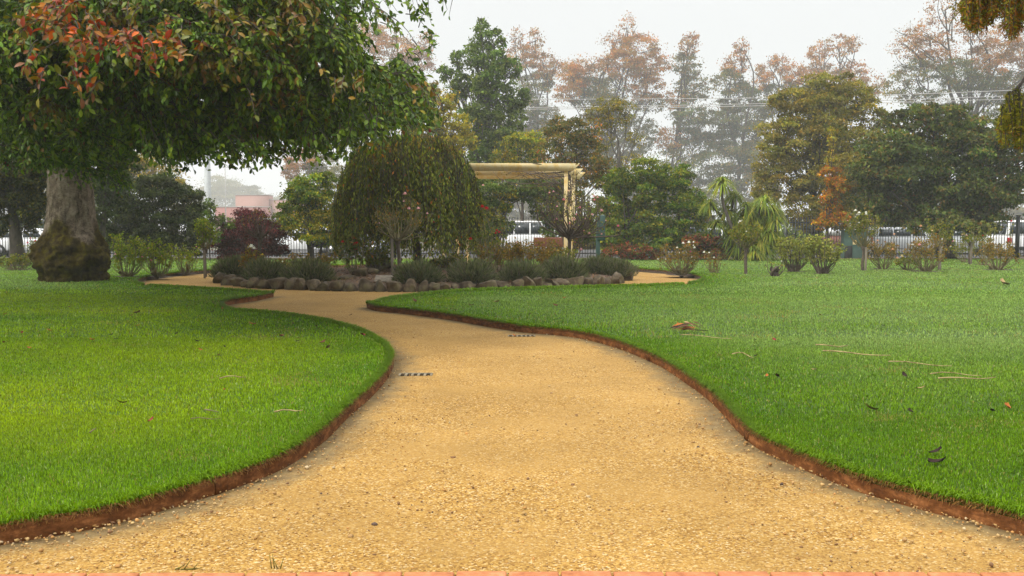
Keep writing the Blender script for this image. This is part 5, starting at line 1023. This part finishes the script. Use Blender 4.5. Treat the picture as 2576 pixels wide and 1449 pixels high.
tag(MB().tube([(b0[0], 170, 0), (b0[0], 170, 6), (b0[0] - .1, 170, 34)], [.68, .6, .2], 14).build('light_mast', M['pale_pole'], None, 0, True), 'tall pale tapered mast standing in the haze left of the building', 'mast')
b1 = at(569, 600, 170); tag(MB().tube([(b1[0], 170, 0), (b1[0], 170, 15.5)], [.1, .08], 8).build('thin_pole', M['wire'], None, 0, True), 'thin dark pole beside the tall pale mast', 'pole')
up = [];
for nm, px, lb in (('utility_pole', 1232, 'timber power pole hidden behind the tall conical tree'), ('utility_pole', 3000, 'timber power pole beyond the right edge of the garden')):
    p = at(px, 600, 100); root = thing(nm, lb, 'utility pole', (p[0], 100.6, 0)); MB().tube([(p[0], 100.6, 0), (p[0], 100.6, 15.6)], [.18, .12], 10).build('pole', M['bark_grey'], root); MB().box((p[0], 100.45, 14.6), (.12, 1.6, .14)).build('crossarm', M['bark_grey'], root); up.append(p[0])
for i, (y0_, y1_, sag, lb) in enumerate([(250, 205, -.6, 'topmost power cable crossing the hazy trees'), (272, 222, -.35, 'middle power cable crossing the hazy trees'), (276, 232, -.3, 'lowest power cable crossing the hazy trees')]):
    a, b_ = at(1232, y0_, 100.2 + i * .3), at(3000, y1_, 100.2 + i * .3); t = np.linspace(0, 1, 40)[:, None]; q = a + (b_ - a) * t; q[:, 2] += sag * np.sin(PI * t[:, 0]); q[:, 1] = 100 + i * .4
    tag(MB().tube(q, np.full(40, .03), 5).build('power_cable', M['wire']), lb, 'power cable', 'power cables in the haze')

# ------------------------------------------------------------------ drains
def grate(px, py, w, label):
    q = P(px, py + 4); root = thing('drain_grate', label, 'drain grate', (q[0], q[1], 0), 'drain grates in the path')
    d = .13; fr = MB(); z = .008
    fr.box((q[0], q[1] + d / 2, z), (w, .02, .02))
    for sx in (-1, 1): fr.box((q[0] + sx * w / 2, q[1], z), (.02, d, .02))
    fr.build('frame', M['metal_grate'], root); br = MB(); n = int(w / .05)
    for i in range(1, n): br.box((q[0] - w / 2 + i * w / n, q[1], z - .001), (.024, d - .004, .018))
    br.build('bars', M['metal_grate'], root); MB().box((q[0], q[1], .006), (w - .02, d - .012, .016)).build('pit_shade', M['hole_shade'], root)  # solid box below the bars, coloured dark in place of a shaded hollow
grate(1046, 941, .3, 'silver drain grate in the gravel near the left lawn tip')
grate(1312, 843, .34, 'half buried drain grate by the right edging')

# ------------------------------------------------------------------ fallen leaves and twigs
M['straw'] = m_noise('dry_stalk', [(.3, (.12, .075, .035)), (.6, (.42, .32, .16))], 14, bs=.1, spec=.1)
LEAFM = {n: m_noise('fallen_leaf_' + n, [(.3, tuple(v * .7 for v in c)), (.7, c)], 40, bs=.2, spec=.12) for n, c in {'brown': (.13, .06, .03), 'dark': (.03, .018, .015), 'orange': (.36, .12, .03), 'yellow': (.5, .36, .05), 'red': (.2, .035, .03), 'pale': (.38, .26, .13), 'olive': (.16, .14, .03)}.items()}
def fallen_leaf(px, py, col, s, label=None, group=None, seed=0):
    r = np.random.default_rng(900 + seed); q = P(px, py, LAWN + .03); a = r.uniform(0, 2 * PI); n = 5; V = []
    for i in range(n):
        t = i / (n - 1); w = s * .28 * math.sin(PI * (.08 + .9 * t)) ** .8
        for j in (-1, 0, 1): V.append(((t - .5) * s, j * w, s * (.10 * abs(j) + .16 * (2 * t - 1) ** 2 * r.uniform(.6, 1.4))))
    f = [(i * 3 + j, i * 3 + j + 1, i * 3 + j + 4, i * 3 + j + 3) for i in range(n - 1) for j in (0, 1)]
    o = link('fallen_leaf', polymesh('fallen_leaf', np.array(V), f, smooth=True), LEAFM[col]); o.location = tuple(q); o.rotation_euler = (r.uniform(-.5, .5), r.uniform(-.5, .5), a)
    return tag(o, label, 'fallen leaf', group)
big = [(634, 815, 'orange', .13, 'orange brown leaf lying in the middle of the far left lawn'), (708, 846, 'red', .12, 'curled dark red leaf on the left lawn right of the orange leaf'), (912, 843, 'red', .14, 'broad reddish leaf near the tip of the left lawn'), (812, 861, 'brown', .11, 'brown leaf left of the reddish leaf at the lawn tip'), (826, 875, 'brown', .12, 'small brown stalky leaf on left lawn below the lawn tip leaves'), (345, 820, 'yellow', .1, 'bright yellow leaf on the left lawn'), (232, 855, 'orange', .1, 'tan leaf pair on the left lawn in line with the trunk'), (494, 858, 'dark', .1, 'folded dark leaf in the middle of the left lawn'), (305, 1013, 'brown', .1, 'grey brown curled leaf on the near left lawn'), (380, 1057, 'red', .07, 'small dark red leaf on the near left lawn'), (255, 782, 'pale', .1, 'pale cream leaf in the shade of the big tree'), (345, 787, 'brown', .16, 'brown leaf cluster in the shade of the big tree'), (124, 831, 'orange', .08, 'pinkish leaf near the left edge of the lawn'), (551, 894, 'pale', .07, 'small mauve leaf on the left lawn below the dark folded leaf'), (2534, 1024, 'orange', .12, 'upright orange leaf at the right edge of the right lawn'), (2496, 1034, 'dark', .08, 'dark leaf left of the upright orange leaf'), (1955, 947, 'dark', .1, 'dark curled leaf on the right lawn by the edging bend'), (1930, 945, 'orange', .06, 'small tan leaf by the edging bend of the right lawn'), (2275, 944, 'dark', .1, 'dark pointed leaf in the middle of the right lawn'), (2316, 977, 'pale', .09, 'pale pink leaf below the dark pointed leaf'), (2048, 930, 'pale', .07, 'tiny pale leaf upper middle of the right lawn'), (2290, 1035, 'dark', .08, 'dark mauve leaf standing in the right lawn'), (2190, 1028, 'olive', .12, 'olive curled leaf on the near right lawn'), (2355, 1137, 'dark', .1, 'upper of two blackish leaves near the camera on the right lawn'), (2360, 1163, 'dark', .13, 'lower of two blackish leaves near the camera on the right lawn'), (1184, 768, 'brown', .14, 'brown leaf on the right lawn near its tip'), (1397, 768, 'brown', .12, 'brown scrap on right lawn behind the edging'), (1250, 760, 'pale', .2, 'long tan leaf lying behind the edging of the right lawn'), (1044, 757, 'brown', .15, 'dark leaf close to the tip of the right lawn'), (2524, 714, 'pale', .45, 'long pale bark piece far out on the right lawn'), (565, 980, 'orange', .05, 'small faded orange leaf on the near left lawn')]
for i, (px, py, c, s, lb) in enumerate(big): fallen_leaf(px, py, c, s * .78, lb, 'fallen leaves on the lawns', i)
r = np.random.default_rng(55)
for i in range(40):
    if i < 26: px, py = r.uniform(0, 900), 770 + 110 * r.uniform() ** 1.6; px = min(px, 560) if py < 790 else px
    else: px, py = r.uniform(1250, 2560), 735 + 170 * r.uniform() ** 1.5; px = max(px, 1900) if py > 850 else px
    fallen_leaf(px, py, r.choice(['brown', 'dark', 'brown', 'red', 'orange']), r.uniform(.035, .065), 'tiny brown leaf scrap in the left lawn grass' if i < 26 else 'tiny brown leaf scrap in the right lawn grass', 'leaf scraps in the grass', 100 + i)
def twig_(pts, rad, label, m='straw'):
    q = [P(x, y, LAWN + .035) for x, y in pts]; q = smooth_line(q, .08); q[:, 2] += .008 * np.sin(np.linspace(0, 6, len(q)))
    tag(MB().tube(q, np.linspace(rad * .95, rad * .5, len(q)), 6).build('fallen_twig', M[m], None, 0, True), label, 'twig', 'twigs on the lawns')
twig_([(2052, 867), (2090, 870), (2132, 869)], .008, 'short straight tan twig on the right lawn'); twig_([(2070, 882), (2150, 889), (2240, 893)], .008, 'long tan twig below the short straight twig'); twig_([(2235, 909), (2310, 914), (2395, 920)], .006, 'thin pale twig at the middle right of the lawn')
twig_([(2360, 951), (2440, 952), (2505, 948)], .007, 'long olive twig near the right edge of the lawn'); twig_([(1712, 842), (1770, 846), (1842, 851)], .005, 'thin dark stalk below the dry frond'); twig_([(1842, 890), (1870, 889), (1895, 899)], .006, 'short bent stalk on the right lawn'); twig_([(2340, 940), (2400, 938), (2470, 945)], .005, 'thin yellow stalk above the olive twig')
twig_([(552, 952), (590, 946), (620, 948)], .006, 'olive stalk in the middle of the left lawn'); twig_([(515, 1030), (550, 1036)], .006, 'short yellow straw stalk on the near left lawn', 'cane'); twig_([(480, 1053), (520, 1053), (555, 1050)], .004, 'thin straw stalk below the short yellow stalk', 'cane'); twig_([(690, 1036), (730, 1032), (762, 1031)], .006, 'flat brown stalk near the left lawn edging'); twig_([(226, 1088), (242, 1076)], .006, 'yellow stick at the lower left of the lawn', 'cane')
# dry frond bundle
q = P(1718, 832, LAWN + .04); root = thing('dry_frond', 'heap of curled dry brown frond pieces on the right lawn', 'dry frond', q); r = np.random.default_rng(4)
for i in range(13):
    a = r.normal(PI, .45) if i < 10 else r.uniform(-.6, .6); L = r.uniform(.12, .26); K = 6; t = np.linspace(0, 1, K); hh = .012 + .009 * i; o_ = np.array([r.uniform(-.02, .16), r.uniform(-.06, .06), hh])
    p = q + o_ + np.stack([np.cos(a) * t * L, np.sin(a) * t * L * .6, .02 * np.sin(t * PI) - hh * .7 * t], 1); w = np.array([.006, .016, .02, .02, .015, .004])[:, None] * np.array([-.3 * math.sin(a), .9, .35])
    link('blade', polymesh('blade', np.stack([p - w, p + w], 1).reshape(-1, 3), np.array([(2 * k, 2 * k + 1, 2 * k + 3, 2 * k + 2) for k in range(K - 1)])), LEAFM[('brown', 'pale', 'brown', 'orange', 'dark')[i % 5]], root)
MB().tube(smooth_line([q + [.05, 0, .02], q + [.16, -.05, .015], q + [.3, -.08, .01]], .05), np.linspace(.008, .004, len(smooth_line([q + [.05, 0, .02], q + [.16, -.05, .015], q + [.3, -.08, .01]], .05))), 6).build('stalk', LEAFM['dark'], root)
# small sprigs against the brick border
for i, (px, py, n, lb) in enumerate([(440, 1436, 7, 'feathery green sprig lying against the brick border'), (683, 1434, 4, 'tiny green seedling growing at the brick border')]):
    q = P(px, py, .012); r = np.random.default_rng(i); mb = MB()
    for k in range(n): a = r.normal(.3 if i == 0 else PI / 2, .5); L = r.uniform(.03, .06); mb.tube([q + [k * .012, 0, .006], q + [k * .012 + L * math.cos(a), 0.01, .006 + abs(L * math.sin(a))]], [.003, .001], 5)
    tag(mb.build('sprig', M['grass_plain'] if 'grass_plain' in M else LEAFM['olive']), lb, 'sprig')

# ------------------------------------------------------------------ gravel pebbles (uncountable)
def pebbles():
    r = np.random.default_rng(12); n = 52000; y = 3.75 + 9.5 * r.uniform(size=n) ** 1.8; x = r.uniform(-.62, .62, n) * y
    k = in_poly(x, y, PATHPOLY); x, y = x[k], y[k]; d = edge_dist(x, y, PATH_S); keep = (r.uniform(size=len(x)) < np.clip(.22 + .8 * np.exp(-d / .2), 0, 1)); x, y, d = x[keep], y[keep], d[keep]; n = len(x)
    s = .0035 * np.exp(r.normal(0, .42, n)) * (1 + .3 * np.exp(-d / .15)); s = np.clip(s, .002, .012)
    t = (1 + 5 ** .5) / 2; ico = np.array([(-1, t, 0), (1, t, 0), (-1, -t, 0), (1, -t, 0), (0, -1, t), (0, 1, t), (0, -1, -t), (0, 1, -t), (t, 0, -1), (t, 0, 1), (-t, 0, -1), (-t, 0, 1)]) / 1.9
    fi = np.array([(0, 11, 5), (0, 5, 1), (0, 1, 7), (0, 7, 10), (0, 10, 11), (1, 5, 9), (5, 11, 4), (11, 10, 2), (10, 7, 6), (7, 1, 8), (3, 9, 4), (3, 4, 2), (3, 2, 6), (3, 6, 8), (3, 8, 9), (4, 9, 5), (2, 4, 11), (6, 2, 10), (8, 6, 7), (9, 8, 1)])
    V = ico[None] * (1 + r.normal(0, .16, (n, 12, 1))) * (s[:, None, None] * r.uniform(.7, 1.4, (n, 1, 3)) * [1, 1, .75]); V += np.stack([x, y, .012 + .3 * s], 1)[:, None, :]
    c = np.array([(.38, .24, .09), (.44, .3, .13), (.3, .16, .05), (.44, .34, .2), (.16, .085, .04), (.33, .2, .08), (.4, .2, .06), (.09, .06, .045)])[r.choice(8, n, p=[.25, .17, .2, .04, .09, .14, .09, .02])] * r.uniform(.8, 1.15, (n, 1))
    tag(link('gravel', polymesh('gravel', V.reshape(-1, 3), (fi[None] + (np.arange(n) * 12)[:, None, None]).reshape(-1, 3), cols=np.repeat(c, 12, 0)), M['pebble']), kind='stuff')
pebbles()

# leaf litter on the mulch
r = np.random.default_rng(14); n = 8000; rr = 5.2 * np.sqrt(r.uniform(0, 1, n)); a = r.uniform(0, 2 * PI, n); x, y = CEN[0] + rr * np.cos(a), CEN[1] + rr * np.sin(a)
pz = np.array([bedz(u, v) for u, v in zip(x, y)]) + .03 + .01 * r.uniform(size=n)
V, Fq, C = leaf_quads(np.stack([x, y, pz], 1), unit(n, r) * [1, 1, .25], unit(n, r) * .5 + [0, 0, 1], .065 * r.uniform(.6, 1.3, n), .5, np.array([(.16, .09, .05), (.1, .055, .03), (.26, .16, .09), (.06, .035, .02)])[r.integers(0, 4, n)])
tag(link('leaf_litter', polymesh('leaf_litter', V, Fq, cols=C), M['leaf']), kind='stuff')

# ------------------------------------------------------------------ grass (uncountable)
def fbm(x, y, s, seed=0):
    g = np.random.default_rng(seed).uniform(0, 1, (64, 64)); out = np.zeros(len(x)); amp, tot = 1, 0
    for o in range(4):
        u, v = x * s * 2 ** o, y * s * 2 ** o; i, j = np.floor(u).astype(int), np.floor(v).astype(int); fu, fv = u - i, v - j; fu, fv = fu * fu * (3 - 2 * fu), fv * fv * (3 - 2 * fv)
        a, b_, c, d = g[i % 64, j % 64], g[(i + 1) % 64, j % 64], g[i % 64, (j + 1) % 64], g[(i + 1) % 64, (j + 1) % 64]
        out += amp * ((a * (1 - fu) + b_ * fu) * (1 - fv) + (c * (1 - fu) + d * fu) * fv); tot += amp; amp *= .5
    return out / tot

def grass():
    r = np.random.default_rng(99); VV, FF, CC, base = [], [], [], 0
    LEFTMASK = lambda x, y: (x < -1.0 - 0 * y) & (y < 21.5)
    bands = [(3.6, 7, 17000, .026, .004), (7, 12, 6200, .029, .0058), (12, 20, 1350, .036, .0095), (20, 32, 430, .036, .018), (32, 44.3, 170, .036, .032)]
    for d0, d1, dens, L, w in bands:
        half = .6; hw_ = half * d1 + 2.8; n = int(dens * 2 * hw_ * (d1 - d0)); y = r.uniform(d0, d1, n); x = r.uniform(-hw_, hw_, n); k = np.abs(x) < half * y + 2.8; x, y = x[k], y[k]
        k = ~in_poly(x, y, PATHPOLY); x, y = x[k], y[k]
        k = np.ones(len(x), bool)
        for sx, sy, sr, _ in SOIL: k &= (x - sx) ** 2 + (y - sy) ** 2 > (sr * .85) ** 2
        x, y = x[k], y[k]; d = edge_dist(x, y, PATH_S); n = len(x)
        big_ = .5 * fbm(x + 40, y + 40, .35, 1) + .5 * fbm(x * .16 + 40, y * .75 + 40, 1.0, 5); mid_ = fbm(x + 80, y + 20, 1.7, 2)
        h = L * r.uniform(.55, 1.35, n) * (1 + .35 * np.exp(-d / .12)) * (.8 + .45 * mid_); a = r.uniform(0, 2 * PI, n); lean = np.tan(np.clip(np.abs(r.normal(.62, .36, n)), .05, 1.25))
        dx, dy = np.cos(a) * lean, np.sin(a) * lean; nl = np.sqrt(1 + dx * dx + dy * dy); dx, dy, dz = dx / nl, dy / nl, 1 / nl
        px, py = -np.sin(a) * w / 2 * r.uniform(.7, 1.3, n), np.cos(a) * w / 2
        b0 = np.stack([x, y, np.full(n, LAWN - .004)], 1)
        m1 = b0 + np.stack([dx * .5 * h * .8, dy * .5 * h * .8, dz * .55 * h + .1 * h], 1); tip = b0 + np.stack([dx * h * 1.05, dy * h * 1.05, dz * h * .92], 1); s = np.stack([px, py, np.zeros(n)], 1)
        left = LEFTMASK(x, y)[:, None]
        # lawn colours: lush at the rims, paler and dewy in the open, yellower patches on the left lawn
        lush = np.array([.085, .182, .0025]); lite = np.array([.165, .285, .004]); dewy = np.array([.225, .315, .095]); yel = np.array([.285, .36, .003]); straw = np.array([.3, .25, .07])
        far = np.clip((y - 6.5) / 6, 0, 1)[:, None]; op = np.clip((d - .35) / 1.2, 0, 1)[:, None]
        cR = lush + (lite - lush) * np.clip(2.0 * (mid_ - .32), 0, 1)[:, None] * .65; cR = cR + (dewy - cR) * (op * far * np.clip(.55 + 1.2 * (big_ - .45), 0, .95)[:, None])
        cL = lush * 1.05 + (lite - lush) * np.clip(2.0 * (mid_ - .3), 0, 1)[:, None] * .8; cL = cL + (yel - cL) * (np.clip((d - .25) / 1, 0, 1) * np.clip(2.0 * (big_ - .28), 0, 1) * .85)[:, None]
        c = np.where(left, cL, cR) * (.42 + 1.05 * r.uniform(0, 1, (n, 1)) ** 1.2); st = r.uniform(size=n) < (.025 + .18 * np.exp(-d / .07) + .22 * np.clip((fbm(x + 11, y + 7, 1.1, 9) - .62) * 6, 0, 1)); c[st] = straw * r.uniform(.5, 1.1, (st.sum(), 1)); fl = r.uniform(size=n) < .022; c[fl] = np.array([.32, .4, .14]) * r.uniform(.7, 1.2, (fl.sum(), 1))  # last, a few blades get a pale colour painted as dew glint
        V = np.stack([b0 - s, b0 + s, m1 + s * .85, m1 - s * .85, tip], 1).reshape(-1, 3); bi = (np.arange(n) * 5)[:, None, None] + base
        FF.append((np.array([(0, 1, 2), (0, 2, 3), (3, 2, 4)])[None] + bi).reshape(-1, 3)); VV.append(V); CC.append(np.repeat(c, 5, 0)); base += 5 * n
    # overhanging fringe along the edging, with brown thatch below
    for line, sgn in ((Ll, 1), (Rl, -1), (Ring, -1)):
        t = np.gradient(line, axis=0); t /= np.linalg.norm(t, axis=1, keepdims=True); nrm = np.stack([-t[:, 1], t[:, 0]], 1) * sgn
        seg = np.linalg.norm(np.diff(line, axis=0), axis=1)
        for i in range(len(seg)):
            yd = line[i][1]; m = r.poisson(seg[i] * min(3200, 16000 / max(yd, 4)))
            if m == 0 or abs(line[i][0]) > .62 * yd + 2.8: continue
            f = r.uniform(0, 1, m)[:, None]; th = r.uniform(size=m) < .5; b2 = line[i] + (line[i + 1] - line[i]) * f + nrm[i] * np.where(th, r.uniform(.0, .03, m), r.uniform(.012, .08, m))[:, None]
            wv = .003 * max(1, yd / 5) * r.uniform(.8, 1.5, m); out = np.where(th, r.uniform(.2, 1, m), r.uniform(-.3, 1, m)); h = np.where(th, r.uniform(.008, .03, m), r.uniform(.02, .055, m)) * (1 + .02 * yd)
            d2 = -nrm[i] * out[:, None] + t[i] * r.normal(0, .5, (m, 1)); z0_ = LAWN + np.where(th, r.uniform(-.012, .018, m), r.uniform(.0, .018, m))
            b0 = np.column_stack([b2, z0_]); m1 = b0 + np.column_stack([d2 * (h * .55)[:, None], h * np.where(th, .3, .65)]); tip = b0 + np.column_stack([d2 * (h * 1.2)[:, None], h * np.where(th, r.uniform(-.6, .4, m), r.uniform(-.1, 1.0, m))])
            s = np.column_stack([t[i][None] * wv[:, None], np.zeros(m)]); c = np.where(th[:, None], np.array([.2, .105, .03]), np.array([.12, .22, .006])) * r.uniform(.6, 1.3, (m, 1))
            V = np.stack([b0 - s, b0 + s, m1 + s * .85, m1 - s * .85, tip], 1).reshape(-1, 3); bi = (np.arange(m) * 5)[:, None, None] + base
            FF.append((np.array([(0, 1, 2), (0, 2, 3), (3, 2, 4)])[None] + bi).reshape(-1, 3)); VV.append(V); CC.append(np.repeat(c, 5, 0)); base += 5 * m
    me = polymesh('grass', np.concatenate(VV), np.concatenate(FF), cols=np.concatenate(CC)); print('grass tris', len(me.polygons))
    tag(link('grass', me, M['grass']), kind='stuff')
grass()

# ------------------------------------------------------------------ haze
hm = bpy.data.materials.new('haze'); hm.use_nodes = True; nt = hm.node_tree; nt.nodes.remove(nt.nodes['Principled BSDF'])
pv = nt.nodes.new('ShaderNodeVolumePrincipled'); pv.inputs['Color'].default_value = (.93, .95, .96, 1); pv.inputs['Density'].default_value = .0009; pv.inputs['Anisotropy'].default_value = .1
nt.links.new(pv.outputs[0], nt.nodes['Material Output'].inputs['Volume'])
hb = MB().box((0, 382, 26), (1320, 800, 56)).build('haze', hm); tag(hb, kind='stuff')

# ------------------------------------------------------------------ light
SUN_EL, SUN_AZ = math.radians(46), math.radians(-128)     # high soft sun behind the camera's left shoulder, veiled by fog
w = bpy.data.worlds.new('World'); SC.world = w; w.use_nodes = True; nt = w.node_tree; bg = nt.nodes['Background']
sky = nt.nodes.new('ShaderNodeTexSky'); sky.sky_type = 'NISHITA'; sky.sun_disc = False; sky.sun_elevation = SUN_EL; sky.sun_rotation = SUN_AZ; sky.dust_density = 6; sky.air_density = 1.5
hs = N(nt, 'ShaderNodeHueSaturation', Saturation=.12, Value=1.0); nt.links.new(sky.outputs[0], hs.inputs['Color'])
tc = nt.nodes.new('ShaderNodeTexCoord'); sp = nt.nodes.new('ShaderNodeSeparateXYZ'); nt.links.new(tc.outputs['Generated'], sp.inputs[0])
mr = N(nt, 'ShaderNodeMapRange'); mr.inputs['From Min'].default_value = .02; mr.inputs['From Max'].default_value = 1; nt.links.new(sp.outputs['Z'], mr.inputs['Value'])
S_ = .1
def k3(v): return tuple(c / S_ for c in v)
cr = nt.nodes.new('ShaderNodeValToRGB'); nt.links.new(mr.outputs[0], cr.inputs[0]); el = cr.color_ramp.elements
el[0].position = 0; el[0].color = (.72, .745, .755, 1); el[1].position = 1; el[1].color = (2.9, 2.88, 2.8, 1)
for p, c in ((.12, (.745, .77, .775)), (.26, (.81, .83, .83)), (.45, (1.5, 1.5, 1.48))): e = el.new(p); e.color = (*c, 1)
sc_ = N(nt, 'ShaderNodeVectorMath', operation='SCALE'); sc_.inputs['Scale'].default_value = 1 / S_; nt.links.new(cr.outputs[0], sc_.inputs[0])
mx = N(nt, 'ShaderNodeMix', data_type='RGBA'); mx.inputs[0].default_value = .92; nt.links.new(hs.outputs[0], mx.inputs[6]); nt.links.new(sc_.outputs[0], mx.inputs[7])
nt.links.new(mx.outputs[2], bg.inputs['Color']); bg.inputs['Strength'].default_value = S_
sl = bpy.data.lights.new('sun', 'SUN'); sl.energy = 2.9; sl.angle = math.radians(20); sl.color = (1, .95, .86); so = bpy.data.objects.new('sun', sl); COL.objects.link(so)
so.rotation_euler = (PI / 2 - SUN_EL, 0, math.radians(-52)); so.location = (-5, -3, 12)

# ------------------------------------------------------------------ camera
cd = bpy.data.cameras.new('camera'); cam = bpy.data.objects.new('camera', cd); COL.objects.link(cam)
cd.sensor_width = 36; cd.lens = F / 2576 * 36; cd.clip_start = .05; cd.clip_end = 2000
cam.location = (0, 0, H); cam.rotation_euler = (PI / 2 - PITCH, 0, 0); SC.camera = cam
cy = SC.cycles; cy.max_bounces = 6; cy.diffuse_bounces = 2; cy.glossy_bounces = 2; cy.transmission_bounces = 2; cy.transparent_max_bounces = 4; cy.volume_bounces = 1; cy.caustics_reflective = False; cy.caustics_refractive = False
SC.view_settings.view_transform = 'Standard'; SC.view_settings.look = 'None'; SC.view_settings.exposure = .22; SC.view_settings.gamma = 1
